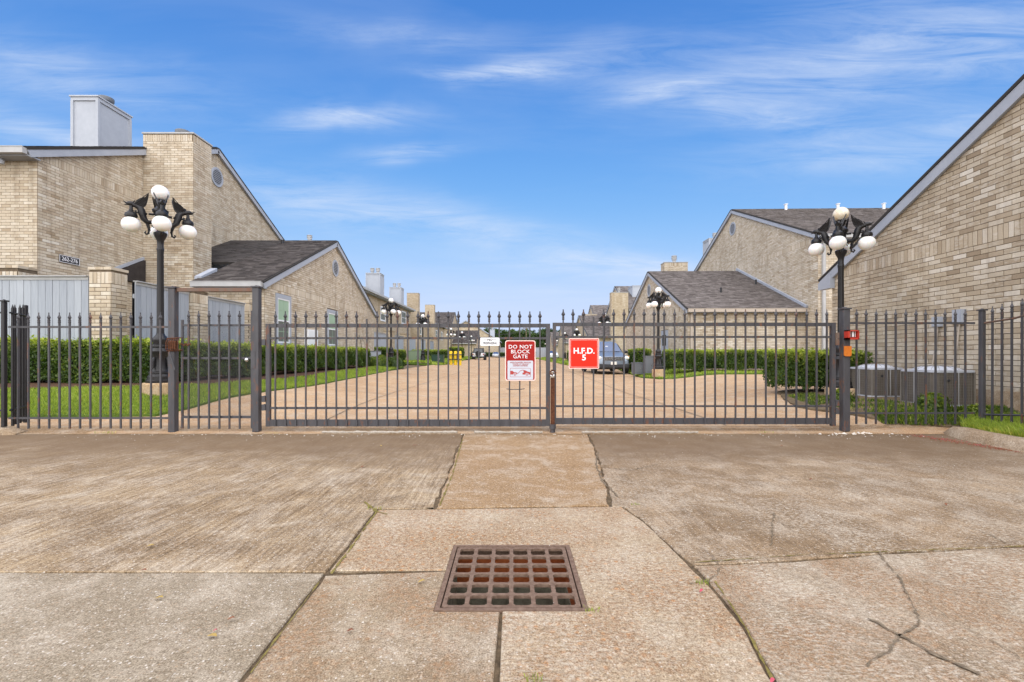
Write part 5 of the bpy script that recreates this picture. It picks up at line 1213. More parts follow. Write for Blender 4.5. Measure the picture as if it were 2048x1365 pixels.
# wide gate leaves
def gate_leaf(label, ox_px, stileL, stileR, rails, kick, picks, ztip, zbot, missing):
    t = root_at('gate_leaf', ox_px, label, 'gate'); ox = fx(ox_px)
    for (a, b, z0, z1) in (stileL, stileR): rail(t, 'stile', fx(a)-ox, fx(b)-ox, fz(z1), fz(z0), .024)
    xl, xr = fx(stileL[1])-ox, fx(stileR[0])-ox
    for (z0, z1) in rails: rail(t, 'rail', xl, xr, fz(z1), fz(z0), .018)
    rail(t, 'kick_plate', xl, xr, fz(kick[1]), fz(kick[0]), .020)
    for k, px in enumerate(picks):
        picket(t, fx(px)-ox, fz(zbot), fz(ztip) if k not in missing else fz(ztip+15), k not in missing, y=-.028)
    return t
GL = gate_leaf('left leaf of the wide spear-topped gate with the warning sign', 533, (533, 541, 648, 853), (1092, 1100, 648, 852), [(648, 655.5), (674.8, 679), (814.5, 818.5)], (839.5, 852.6), [552.7+20.28*k for k in range(27)], 623.5, 852.6, (9,))
GR = gate_leaf('right leaf of the wide gate with the square fire department sign', 1669, (1105.5, 1112, 646, 849.5), (1661, 1669.5, 646, 852), [(646, 653), (672.5, 676.5), (811, 814.5)], (836.5, 848.5), [1125.5+20.2*k for k in range(27)], 619.5, 848.5, (3,))
ms_ = MB(); ms_.tube([(fx(1013)-fx(533), -.055, fz(777.5)), (fx(1022)-fx(533), -.05, fz(778.8)), (fx(1040)-fx(533), -.05, fz(778.6)), (fx(1049)-fx(533), -.06, fz(777.2))], .006, 6); ms_.build('steel_strap', M['steel'], GL)
for (px, py, par, pr) in ((530, 685, GL, 533), (530, 798, GL, 533), (530, 815, GL, 533), (1671.5, 672, GR, 1669), (1671.5, 685, GR, 1669), (1671.5, 806, GR, 1669), (1671.5, 822, GR, 1669)):
    h = MB(); h.box(fx(px-3.6)-fx(pr), fx(px+3.2)-fx(pr), -.04, .03, fz(py+6), fz(py-6)); h.build('hinge', M['rust_bar'] if par is GR and py < 700 else M['steel'], par)
# rusty drop bolt and padlock
db = thing('drop_bolt', (fx(1104.6), FY-.045, fz(865)), 'rusty drop bolt standing between the two gate leaves', 'bolt'); mb = MB(); mb.box(-.026, .026, -.02, .02, .10, fz(756)-fz(865)); mb.build('bar', M['rust'], db)
mb = MB(); mb.lathe([(0, .035), (.05, .033), (.055, .045), (.11, .042), (.115, .028)], 10); mb.build('foot', M['steel'], db, True)
pl = thing('padlock', (fx(1104.5), FY-.075, fz(752)), 'silver padlock on a rusty chain joining the gate leaves', 'padlock'); mb = MB(); mb.sphere((0, 0, 0), (.034, .014, .030), 14, 8); mb.build('body', M['chrome'], pl, True)
mb = MB(); mb.tube([(-.02, 0, .02), (-.022, 0, .045), (0, 0, .06), (.022, 0, .045), (.02, 0, .02)], .006, 8); mb.build('shackle', M['chrome'], pl, True)
mb = MB()
for k in range(7): a = k*.9; mb.sphere((.033*math.cos(a), -.01+.02*math.sin(a*1.3), .045+.03*math.sin(a)), (.016, .010, .012), 8, 6)
mb.build('chain', M['rust'], pl)
# right fence bay + returning bay
t = root_at('iron_fence', 1830, 'grey spear-topped iron fence bay in front of the air conditioners', 'fence'); ox = fx(1830)
for px in (1712.3, 1731.6, 1751.2, 1771.2, 1791.2, 1811.2, 1831, 1851, 1870.5, 1890, 1910, 1930.3): picket(t, fx(px)-ox, fz(848.5), fz(619), y=-.004)
rail(t, 'rail', fx(1695)-ox, fx(1948.4)-ox, fz(648.7), fz(644.8), .012); rail(t, 'rail', fx(1695)-ox, fx(1948.4)-ox, fz(828.3), fz(825), .012)
t = thing('iron_fence', (6.22, 6.1, 0), 'fence bay climbing toward the street at the right edge', 'fence')
for k in range(1, 22):
    y = FY-.06-.117*k; rise = .10*min(k, 5)/5; p = picket(t, 0, .13+rise*.4, 1.645+rise, y=y-6.1)
rl = MB(); rl.tube([(0, .02, 1.455), (0, -.35, 1.49), (0, -.62, 1.555), (0, -2.7, 1.58)], .013, 4); rl.build('rail', M['rust_bar'], t); rl = MB(); rl.tube([(0, .02, .25), (0, -.62, .32), (0, -2.7, .34)], .013, 4); rl.build('rail', M['steel'], t)
# red box and orange reflector on the right post
rb = thing('lock_box', (fx(1693), FY-.06, fz(680)), 'small red metal box fixed to the right gate post', 'lock box'); w_, h_ = .150, .122
mb = MB()
for (x0, x1, z0, z1) in ((-w_/2, -w_/2+.03, 0, h_), (w_/2-.012, w_/2, 0, h_), (-w_/2, w_/2, 0, .022), (-w_/2, w_/2, h_-.014, h_)): mb.box(x0, x1, -.07, 0, z0, z1)
mb.box(-w_/2+.03, w_/2-.012, -.02, -.005, .022, h_-.014); mb.build('box', M['red_box'], rb)
mb = MB(); mb.box(-.03, .055, -.03, -.021, .035, .105); mb.build('inner_plate', M['sign_white'], rb)
mb = MB(); mb.box(-.012, .002, -.036, -.0305, .03, .11); mb.box(.035, .043, -.036, -.0305, .03, .10); mb.build('latch', M['rust'], rb)
orf = thing('reflector', (fx(1687.7), FY-.065, fz(713)), 'faded orange reflector tape on the right gate post', 'reflector'); mb = MB(); mb.box(-.048, .048, -.012, 0, .012, .135); mb.prism([(-.048, .012), (-.03, 0), (.03, 0), (.048, .012)], (0, 0, 0), (1, 0, 0), (0, 0, 1), (0, -1, 0), .012); mb.build('plate', M['orange'], orf)
# black older fence at the far left
post(9.3, 24, 600, 852, 'round-topped black post at the left edge', 'steel_dark', y=6.12)
post(52.5, 64.5, 607, 850, 'black post with a pierced top behind the grey fence', 'steel_dark', y=6.75, cap=False)
t = thing('black_fence', (-6.6, 6.4, 0), 'short black spiked fence panel at the far left', 'fence')
for k, px in enumerate((25.4, 29.8, 40, 46)):
    y = 6.25+.13*k; x = (px-1024)/FPX*y; zt = CAM_H+(HZ-609)/FPX*y; mb = MB(); mb.box(-.012, .012, -.012, .012, .08, zt-.05); mb.lathe([(zt-.05, .017), (zt, .002)], 4); mb.build('picket', M['steel_dark'], t, loc=(x+6.6, y-6.4, 0))
mb = MB(); y0_, y1_ = 6.18, 6.75; xa_, xb_ = (20-1024)/FPX*y0_, (56-1024)/FPX*y1_
for z in (CAM_H+(HZ-628.7)/FPX*6.4, .3): mb.tube([(xa_+6.6, y0_-6.4, z), (xb_+6.6, y1_-6.4, z)], .013, 4); mb.tube([(-2.5, -.25, z), (xa_+6.6-.05, -.25, z)], .013, 4)
mb.build('rail', M['steel_dark'], t)
for k in range(9): mb = MB(); mb.box(-.012, .012, -.012, .012, .08, 1.7); mb.build('picket', M['steel_dark'], t, loc=(-.42-.13*k, -.25, 0))

# ------------------------------------------------------------------ signs
def rrect(w, h, r, n=5):
    P = []
    for (cx, cy, a0) in ((w/2-r, -h/2+r, -90), (w/2-r, h/2-r, 0), (-w/2+r, h/2-r, 90), (-w/2+r, -h/2+r, 180)):
        for i in range(n+1): a = R(a0+90*i/n); P.append((cx+r*math.cos(a), cy+r*math.sin(a)))
    return P
def plate(name, parent, w, h, r, m, y, t=.002, cx=0, cz=0):
    mb = MB(); mb.prism([(a+cx, b+cz) for a, b in rrect(w, h, r)], (0, y, 0), (1, 0, 0), (0, 0, 1), (0, -1, 0), t); return mb.build(name, M[m], parent)
W_, H_ = 60/FS, 80/FS; S1 = thing('warning_sign', (fx(1040.5), FY-.06, fz(721.5)), 'red and white sign reading DO NOT BLOCK GATE on the left gate leaf', 'sign')
plate('plate', S1, W_, H_, .03, 'sign_pink', 0, .003); plate('border', S1, W_-.022, H_-.022, .024, 'sign_red', -.0035, .001)
plate('lower_panel', S1, W_-.062, H_*.47, .012, 'sign_pale', -.005, .001, 0, -H_*.237)
for s, z in (('DO NOT', .192), ('BLOCK', .128), ('GATE', .064)): text(s, .069, 'sign_white', S1, (0, -.006, z-.012), bold=.0004, sx=1.06, spacing=1.10)
for s, z in (('UNAUTHORIZED VEHICLES', -.025), ('TOWED AT VEHICLE', -.047), ("OWNER'S EXPENSE", -.069)): text(s, .0225, 'ink_red', S1, (0, -.0065, z), bold=.0004, sx=1.0)
pb = MB(); o1, o2 = rrect(.272, .118, .012), rrect(.264, .110, .010)
pb.add([(x, -.0068, z-.158) for x, z in o1]+[(x, -.0068, z-.158) for x, z in o2], [(i, (i+1) % len(o1), (i+1) % len(o1)+len(o1), i+len(o1)) for i in range(len(o1))]); pb.build('tow_border', M['ink_red'], S1)
tp = MB(); ty_ = -.0072; Zc = -.158
car1 = [(-.131, -.02), (-.131, .022), (-.105, .024), (-.085, .006), (-.05, .002), (-.04, -.012), (-.045, -.024), (-.131, -.026)]
tp.add([(x, ty_, z+Zc) for x, z in car1], [tuple(range(8))])
car2 = [(.03, -.026), (.028, -.004), (.045, .0), (.04, .028), (.06, .032), (.10, .012), (.131, .004), (.131, -.026)]
tp.add([(x, ty_, z+Zc) for x, z in car2], [tuple(range(8))])
boom = [(-.042, -.016), (-.03, -.014), (.004, .022), (.03, .030), (.06, .026), (.06, .031), (.03, .036), (.0, .027), (-.032, -.009), (-.044, -.010)]
tp.add([(x, ty_-.0003, z+Zc) for x, z in boom], [tuple(range(10))]); tp.build('tow_pictogram', M['ink_red'], S1, )
for cx in (-.072, .088):
    for r, m, d in ((.021, 'sign_pale', .0004), (.015, 'ink_red', .0008), (.007, 'sign_pale', .0012)):
        wv = MB(); wv.add([(cx+r*math.cos(2*math.pi*i/18), ty_-d, Zc-.026+r*math.sin(2*math.pi*i/18)) for i in range(18)], [tuple(range(18))]); wv.build('tow_wheel', M[m], S1)
S2 = thing('fire_sign', (fx(1166.5), FY-.06, fz(707.5)), 'square orange-red sign reading H.F.D. 5 on the right gate leaf', 'sign')
plate('plate', S2, 60/FS, 60.5/FS, .016, 'sign_pink', 0, .003); plate('border', S2, 57/FS, 57.5/FS, .012, 'sign_redorange', -.0035, .001)
pb = MB(); o1, o2 = rrect(.358, .362, .010), rrect(.350, .354, .008)
pb.add([(x, -.0055, z) for x, z in o1]+[(x, -.0055, z) for x, z in o2], [(i, (i+1) % len(o1), (i+1) % len(o1)+len(o1), i+len(o1)) for i in range(len(o1))]); pb.build('outline', M['sign_pink'], S2)
text('H.F.D.', .105, 'sign_white', S2, (.0, -.006, .032), bold=.003, sx=1.02, spacing=1.02); text('5', .105, 'sign_white', S2, (.0, -.006, -.056), bold=.003, sx=1.1)
S3 = thing('trespass_sign', (fx(980.2), FY-.055, fz(684)), 'small white NO TRESPASSING sign on the left gate leaf', 'sign')
plate('plate', S3, 38/FS, 16/FS, .01, 'sign_white', 0, .002)
text('NO', .042, 'black', S3, (0, -.0025, .024), bold=.0012); text('TRESPASSING', .043, 'black', S3, (0, -.0025, -.022), bold=.0009, sx=.74)
for cx in (-.062, .062): mb = MB(); mb.box(cx-.024, cx+.024, -.0035, -.0025, .022, .0275); mb.build('dash', M['black'], S3)

# ------------------------------------------------------------------ lamp posts
def make_lamp(loc, label, rz, old_top=False):
    L = thing('lamp_post', loc, label, 'street lamp', 'ornate five-globe lamp posts along the road', rz)
    mb = MB(); mb.lathe([(0, .21), (.04, .212), (.055, .19), (.11, .188), (.13, .165), (.155, .158), (.165, .172), (.19, .170), (.205, .142), (.24, .130), (.38, .118), (.48, .122), (.52, .145), (.55, .152), (.57, .13), (.61, .115), (.63, .135), (.655, .132), (.67, .105), (.70, .108), (.74, .12), (.77, .118), (.80, .095), (.83, .072), (.86, .062)], 20); base = mb.build('base', M['iron'], L, True)
    for k in range(4):
        a = R(45+90*k); c, s = math.cos(a), math.sin(a); sc = MB(); sc.tube([(c*.13, s*.13, .44), (c*.155, s*.155, .36), (c*.15, s*.15, .28), (c*.17, s*.17, .24)], [.018, .026, .02, .012], 8); sc.build('ornament', M['iron'], base, True)
    mb = MB(); mb.lathe([(.86, .058), (.90, .056), (2.30, .048), (2.33, .056), (2.36, .056), (2.37, .048), (2.44, .048), (2.50, .055), (2.56, .085), (2.60, .098), (2.63, .10), (2.65, .07)], 24, flute=.06); mb.build('shaft', M['iron'], L, True)
    mb = MB(); mb.lathe([(2.65, .055), (2.74, .045), (2.82, .06), (2.88, .085), (2.93, .075), (2.97, .095), (3.00, .12), (3.03, .12), (3.06, .08), (3.10, .055), (3.13, .075), (3.17, .08), (3.20, .10), (3.215, .085)], 20); mb.build('hub', M['iron'], L, True)
    mb = MB(); mb.sphere((0, 0, 3.335), .134, 24, 16); mb.build('globe', M['globe_old'] if old_top else M['globe'], L, True)
    # griffin arm, profile in the XZ plane pointing to +X
    am = MB()
    am.tube([(.07, 0, 2.84), (.12, 0, 2.80), (.18, 0, 2.79), (.225, 0, 2.84), (.248, 0, 2.91), (.262, 0, 2.975), (.29, 0, 3.03), (.34, 0, 3.05), (.385, 0, 3.06)], [.026, .034, .042, .048, .054, .058, .050, .042, .038], 10)
    am.sphere((.405, 0, 3.07), (.058, .040, .042), 12, 8); am.tube([(.43, 0, 3.06), (.47, 0, 3.075), (.505, 0, 3.10)], [.022, .014, .004], 8); am.tube([(.43, 0, 3.05), (.465, 0, 3.045), (.49, 0, 3.04)], [.016, .010, .004], 8)
    am.tube([(.375, .012, 3.085), (.36, .016, 3.115), (.345, .018, 3.135)], [.012, .010, .003], 6); am.tube([(.375, -.012, 3.085), (.36, -.016, 3.115), (.345, -.018, 3.135)], [.012, .010, .003], 6)
    am.tube([(.23, 0, 2.90), (.20, 0, 2.82), (.17, 0, 2.73), (.155, 0, 2.66), (.165, 0, 2.60), (.195, 0, 2.58), (.215, 0, 2.605), (.20, 0, 2.63)], [.030, .028, .024, .021, .018, .017, .016, .010], 8)
    am.tube([(.24, 0, 3.02), (.275, 0, 2.97), (.30, 0, 2.935), (.335, 0, 2.93), (.345, 0, 2.955), (.325, 0, 2.965)], [.034, .027, .021, .018, .016, .012], 8)
    am.tube([(.20, 0, 2.95), (.235, 0, 2.90), (.23, 0, 2.85), (.255, 0, 2.825), (.275, 0, 2.84)], [.030, .025, .020, .016, .010], 8)
    am.tube([(.10, 0, 2.80), (.075, 0, 2.76), (.10, 0, 2.715), (.12, 0, 2.745), (.10, 0, 2.765)], [.016, .014, .012, .010, .007], 8)
    am.tube([(.055, 0, 2.96), (.11, 0, 2.94), (.165, 0, 2.94)], [.022, .020, .022], 8)
    am_m = am.mesh('arm', M['iron'], True)
    wg = MB()
    for s in (-1, 1):
        out = [(.36, 3.07), (.33, 3.13), (.28, 3.175), (.215, 3.20), (.175, 3.26), (.165, 3.29), (.165, 3.23), (.18, 3.15), (.20, 3.08), (.25, 3.02), (.31, 3.02)]
        vs = [(x, s*(.022+.30*max(0, z-3.05)), z) for x, z in out]; n = len(vs); vs += [(x, y+s*.014, z) for x, y, z in vs]
        wg.add(vs, [tuple(range(n)), tuple(range(2*n-1, n-1, -1))]+[(i, (i+1) % n, (i+1) % n+n, i+n) for i in range(n)])
        for (q, w) in (((.35, 3.075), (.17, 3.27)), ((.32, 3.06), (.18, 3.19)), ((.29, 3.045), (.20, 3.12))): wg.tube([(q[0], s*(.04+.3*(q[1]-3.05)), q[1]), (w[0], s*(.04+.3*(w[1]-3.05)), w[1])], [.010, .005], 6)
    wg_m = wg.mesh('wing', M['iron'])
    ft = MB(); ft.lathe([(2.842, .086), (2.865, .092), (2.90, .085), (2.925, .055), (2.945, .035), (2.96, .036), (2.97, .026), (3.04, .022)], 16, (.40, 0)); ft_m = ft.mesh('fitter', M['iron'], True)
    gb = MB(); gb.sphere((.40, 0, 2.715), (.139, .139, .131), 24, 16); gb_m = gb.mesh('globe', M['globe'], True)
    for k in range(4):
        a = R(90*k)
        arm = link('arm', am_m, L, None, a); link('wing', wg_m, arm); link('fitter', ft_m, arm); link('globe', gb_m, L, None, a)
    pl_ = MB(); pl_.lathe([(-.32, .27), (-.02, .265), (-.002, .25)], 4 if False else 24); pl_.build('plinth', M['conc_plinth'], L)
    return L
lampA = make_lamp((-6.2, 8.2, .545), 'nearest left lamp post with five white globes, in front of the tall brick house', R(220))
lamp_spec = [(6.33, 8.95, .40, 40, 'nearest right lamp post with a yellowed top globe, beside the right gate post'), (-6.45, 24.8, .55, 30, 'second lamp post on the left, beyond the end of the low wing'), (6.2, 19.7, .40, 50, 'middle right lamp post between the blue car and the far hedge'),
 (-6.6, 34.4, .50, 35, 'third lamp post on the left near the pale green utility box'), (6.5, 32.7, .45, 20, 'lamp post rising above the roof of the blue car'), (-6.8, 51.8, .45, 10, 'fourth lamp post on the left, above the yellow bollards'),
 (-6.45, 60, .45, 40, 'fifth lamp post on the left, just right of the yellow bollards'), (-6.3, 72, .4, 25, 'sixth lamp post on the left before the white off-roader'), (7.2, 51.8, .4, 45, 'small distant lamp post above the left part of the red square sign'), (6.95, 61, .4, 15, 'small distant lamp post just left of the red square sign'),
 (6.9, 74, .4, 33, 'tiny lamp post beyond the centre of the gate on the right'), (7.4, 98, .4, 12, 'farthest tiny lamp post near the end of the road')]
for i, (x, y, z, a, lb_) in enumerate(lamp_spec):
    if i == 0: make_lamp((x, y, z), lb_, R(228), True)
    else: c = copy_tree(lampA, None, (x, y, z), R(a)); c['label'] = lb_

# ------------------------------------------------------------------ air conditioners
def ac(label, x0, y0, s, z0, h):
    t = thing('air_conditioner', (x0+s/2, y0+s/2, z0), label, 'air conditioner', 'condenser units behind the right fence'); q = s/2
    p = MB(); p.box(-q-.05, q+.05, -q-.05, q+.05, -.16, -.012); p.build('pad', M['conc_curb'], t)
    P = rrect(s, s, .10, 5); b = MB(); b.prism([(a*.97, c*.97) for a, c in P], (0, 0, .03), (1, 0, 0), (0, 1, 0), (0, 0, 1), h-.06); body = b.build('coil', M['ac_coil'], t)
    f = MB(); f.prism(P, (0, 0, 0), (1, 0, 0), (0, 1, 0), (0, 0, 1), .03); f.prism([(a*1.02, c*1.02) for a, c in P], (0, 0, h-.035), (1, 0, 0), (0, 1, 0), (0, 0, 1), .035); f.build('frame', M['ac_top'], t)
    for (sx, sy) in ((-1, -1), (1, -1), (-1, 1), (1, 1)):
        c = MB(); c.obox((sx*(q-.03), sy*(q-.03), h/2), (.012, 0, 0), (0, .012, 0), (0, 0, h/2-.03)); c.build('corner_post', M['ac_panel'], t)
    g = MB()
    for k in range(int(h/.042)):
        z = .04+k*.042
        for (ax, ay, dx, dy) in ((0, -q, q*.8, 0), (-q, 0, 0, q*.8), (q, 0, 0, q*.8)): g.obox((ax, ay, z), (dx or .003, 0, 0), (0, dy or .003, 0), (0, 0, .0022))
    for k in range(14):
        o = -q*.8+k*q*1.6/13
        g.obox((o, -q-.003, h/2), (.002, 0, 0), (0, .002, 0), (0, 0, h/2-.03)); g.obox((-q-.003, o, h/2), (.002, 0, 0), (0, .002, 0), (0, 0, h/2-.03))
    o = g.build('guard_wires', M['ac_panel'], t)
    sd_ = MB()
    for (x, y) in ((-q-.006, -.02), (-q-.006, .02), (-.03, -q-.006), (.03, -q-.006)): sd_.box(x-.004, x+.004, y-.004, y+.004, .03, h-.035)
    sd_.build('side_bars', M['gutter'], t)
    d = MB(); d.lathe([(h, q*.93), (h+.03, q*.8), (h+.055, q*.55), (h+.06, q*.2)], 28); d.build('fan_guard', M['ac_top'], t, True)
    r = MB()
    for k in range(20): a = 2*math.pi*k/20; r.tube([(math.cos(a)*q*.25, math.sin(a)*q*.25, h+.066), (math.cos(a)*q*.6, math.sin(a)*q*.6, h+.056), (math.cos(a)*q*.9, math.sin(a)*q*.9, h+.012)], .003, 4)
    r.build('guard_spokes', M['ac_panel'], t)
    bd = MB(); bd.lathe([(0, .022), (.006, .02)], 12); bm_ = bd.mesh('badge', M['plastic']); bm_.transform(Matrix.Rotation(R(90), 4, 'X')); link('badge', bm_, t, (-.12, -q-.006, h*.72))
    return t
ac('boxy grey air conditioner nearest the corner post', 6.36, 7.0, .66, .25, .55)
ac('rear grey air conditioner just right of the red-box post', 6.42, 8.3, .60, .27, .53)
def small_unit(label, x, y, w, d, z0, h, m, name='utility_box', cat='utility box', top=None):
    t = thing(name, (x, y, z0), label, cat); b = MB(); b.box(-w/2, w/2, -d/2, d/2, 0, h); b.build('cabinet', M[m], t)
    b = MB(); b.box(-w/2-.02, w/2+.02, -d/2-.02, d/2+.02, h, h+.04); b.build('lid', M[top or m], t)
    b = MB(); b.box(-w/2+.05, w/2-.05, -d/2-.012, -d/2, .08, h-.08); b.build('door_panel', M[m], t)
    b = MB(); b.box(w*.18, w*.24, -d/2-.03, -d/2-.012, h*.45, h*.6); b.build('handle', M['chrome'], t); return t
small_unit('pale green utility cabinet on the left lawn beyond the wing', -7.35, 35.5, 1.05, 1.0, .42, .84, 'util_green', top='util_green')
small_unit('dark green utility box left of the yellow bollards', -5.65, 35.6, .85, .8, .32, .62, 'util_dark')
small_unit('pale electrical cabinet at the end of the long left hedge', -7.35, 24.6, .7, .5, .45, .72, 'trim', top='util_grey')
small_unit('grey condenser box left of the middle right lamp', 5.72, 21.2, .42, .5, .13, .48, 'util_grey', 'condenser', 'condenser')
small_unit('tall grey meter pedestal behind the middle right lamp', 6.05, 20.6, .36, .4, .2, .72, 'util_grey', 'meter_pedestal', 'pedestal')
# yellow bollards with black straps
for k, x in enumerate((-4.76, -4.40, -4.06)):
    t = thing('bollard', (x, 36.2, .12), ['left one of the three yellow bollards', 'middle one of the three yellow bollards', 'right one of the three yellow bollards'][k], 'bollard', 'yellow bollards beside the road'); mb = MB(); mb.lathe([(0, .13), (1.08, .13), (1.13, .09), (1.14, .02)], 14); mb.build('post', M['yellow'], t, True)
t = thing('guard_pipes', (-4.4, 36.02, .12), 'black pipes strapped across the yellow bollards', 'pipes'); mb = MB()
for z in (.50, .86): mb.tube([(-.55, 0, z), (.52, 0, z)], .035, 6)
mb.build('pipe', M['plastic'], t); mb = MB()
for x in (-.19, .17): mb.tube([(x, -.03, .45), (x, -.03, 1.0)], .045, 6)
mb.build('upright_pipe', M['plastic'], t)

# ------------------------------------------------------------------ vehicles
def loft(stations, segs):
    """stations: list of half-profiles [(x,z)...] with y ; returns full mesh builder"""
    mb = MB(); n = len(stations[0][1]); rings = []
    vs = []
    for (y, P) in stations:
        ring = [(x, y, z) for x, z in P]+[(-x, y, z) for x, z in P[::-1]]; vs += ring
    m = 2*n; fs = []
    for j in range(len(stations)-1):
        for i in range(m): fs.append((j*m+i, j*m+(i+1) % m, (j+1)*m+(i+1) % m, (j+1)*m+i))
    fs.append(tuple(range(m-1, -1, -1))); fs.append(tuple((len(stations)-1)*m+i for i in range(m))); mb.add(vs, fs); return mb
def wheel(root, x, y, r, w, name='wheel'):
    t = MB(); t.lathe([(-w/2, r*.62), (-w/2, r*.93), (-w/2+.03, r), (w/2-.03, r), (w/2, r*.93), (w/2, r*.62)], 24); me = t.mesh(name, M['tyre'], True); me.transform(Matrix.Rotation(R(90), 4, 'Y')); o = link(name, me, root, (x, y, r))
    s = 1 if x > 0 else -1; q = MB(); q.lathe([(w/2-.05, r*.6), (w/2-.01, r*.6), (w/2-.005, r*.52), (w/2-.04, r*.5)], 20)
    for k in range(5): a = 2*math.pi*k/5; q.obox((math.cos(a)*r*.3, math.sin(a)*r*.3, w/2-.03), (math.cos(a)*r*.28, math.sin(a)*r*.28, 0), (-math.sin(a)*.035, math.cos(a)*.035, 0), (0, 0, .015))
    q.lathe([(w/2-.05, r*.14), (w/2-.005, r*.12)], 10); m2 = q.mesh('rim', M['rim']); m2.transform(Matrix.Rotation(R(90*s), 4, 'Y')); link('rim', m2, o)
def suv(loc, rz, label):
    t = thing('blue_suv', loc, label, 'car', None, rz)
    def P(w, zb, belt, top, rw): return [(w*.55, zb), (w*.93, zb+.03), (w, zb+.22), (w, belt*.72), (w*.97, belt), (rw+(w*.95-rw)*.15, top-.10 if top-belt > .3 else top-.03), (rw, top-.03), (rw*.5, top)]
    st = [(0.0, P(.66, .36, .62, .70, .55)), (.10, P(.80, .27, .76, .86, .66)), (.35, P(.88, .25, .88, .98, .72)), (.95, P(.91, .25, .98, 1.06, .74)), (1.22, P(.92, .25, 1.0, 1.10, .74)), (1.95, P(.92, .25, 1.03, 1.64, .66)), (2.4, P(.92, .25, 1.05, 1.72, .68)), (3.7, P(.92, .25, 1.08, 1.70, .66)), (4.3, P(.90, .28, 1.10, 1.52, .62)), (4.55, P(.82, .34, 1.0, 1.08, .56))]
    mb = loft(st, 0); b = mb.build('body', M['car_blue'], t, True); s = b.modifiers.new('s', 'SUBSURF'); s.levels = s.render_levels = 2
    wsh = MB(); wsh.add([(-.70, 1.235, 1.115), (.70, 1.235, 1.115), (.65, 1.60, 1.385), (.60, 1.88, 1.585), (-.60, 1.88, 1.585), (-.65, 1.60, 1.385)], [(0, 1, 2, 5), (5, 2, 3, 4)]); me = wsh.mesh('windshield', M['shade_blue'], False, False); me.transform(Matrix.Translation((0, -.03, .035))); link('windshield', me, t)
    st_ = MB(); st_.box(-.05, .07, 1.54, 1.55, 1.36, 1.44); st_.box(-.06, -.03, 1.44, 1.45, 1.29, 1.32); st_.box(.05, .08, 1.44, 1.45, 1.29, 1.32); st_.build('sticker', M['sign_white'], t)
    for s in (-1, 1):
        for (ya, yb, yc, yd) in ((1.62, 2.35, 2.0, 2.35), (2.42, 3.15, 2.42, 3.15), (3.22, 4.0, 3.22, 3.8)):
            g = MB(); g.add([(s*.885, ya, 1.08), (s*.885, yb, 1.09), (s*.70, yd, 1.55), (s*.70, yc, 1.54)], [(0, 1, 2, 3)]); me = g.mesh('side_window', M['car_glass'], False, False); me.transform(Matrix.Translation((s*.03, 0, 0))); link('side_window', me, t)
        h = MB(); h.sphere((s*.70, .17, .80), (.14, .13, .10), 14, 10); h.build('headlight', M['lamp_glass'], t, True)
        h = MB(); h.sphere((s*.80, .22, .86), (.05, .10, .06), 10, 8); h.build('indicator', M['amber'], t, True)
        mr = MB(); mr.sphere((s*1.03, 1.50, 1.12), (.12, .07, .08), 12, 8); mr.tube([(s*.9, 1.5, 1.08), (s*1.0, 1.5, 1.1)], .03, 6); mr.build('mirror', M['plastic'], t, True)
        rr_ = MB(); rr_.tube([(s*.64, 2.1, 1.69), (s*.64, 2.2, 1.74), (s*.63, 3.7, 1.74), (s*.63, 3.8, 1.69)], .018, 6); rr_.build('roof_rail', M['chrome'], t)
        fg = MB(); fg.sphere((s*.62, .06, .45), (.09, .05, .055), 10, 8); fg.build('fog_light', M['lamp_glass'], t, True)
    gr_ = MB(); gr_.box(-.50, .50, -.02, .10, .68, .86); g0 = gr_.build('grille', M['plastic'], t)
    for k in range(13):
        if 5 <= k <= 7: continue
        x = -.46+k*.0767; e = MB(); e.obox((x, -.028, .77), (.012, 0, .0), (0, .006, 0), (.012, 0, .075)); e.build('grille_bar', M['chrome'], g0)
    e = MB()
    for z in (.69, .77, .85): e.box(-.50, -.11, -.032, -.022, z-.008, z+.008); e.box(.11, .50, -.032, -.022, z-.008, z+.008)
    e.build('grille_trim', M['chrome'], g0)
    e = MB(); e.box(-.105, .105, -.045, -.02, .70, .86); e.lathe([(.0, .0)], 3) if False else None; e.build('badge_surround', M['chrome'], g0); e = MB(); e.box(-.07, .07, -.05, -.046, .74, .83); e.build('badge', M['plastic'], g0)
    bp = MB(); bp.box(-.78, .78, .0, .25, .28, .52); bo = bp.build('bumper', M['plastic'], t); bv = bo.modifiers.new('b', 'BEVEL'); bv.width = .06; bv.segments = 3
    pt_ = MB(); pt_.box(-.15, .15, -.015, -.002, .47, .62); npl = pt_.build('number_plate', M['number_plate'], t); 
    wp = MB(); wp.obox((0, 1.20, 1.12), (.6, 0, 0), (0, .03, .01), (0, 0, .008)); wp.build('wiper', M['plastic'], t)
    for (x, y) in ((-.82, .82), (.82, .82), (-.82, 3.55), (.82, 3.55)): wheel(t, x, y, .35, .22)
    ub = MB(); ub.box(-.72, .72, .4, 4.2, .22, .42); ub.build('underbody', M['plastic'], t)
    return t
suv((5.12, 23.4, 0.03), R(2), 'dusty blue crossover with a blue windshield shade facing the gate')
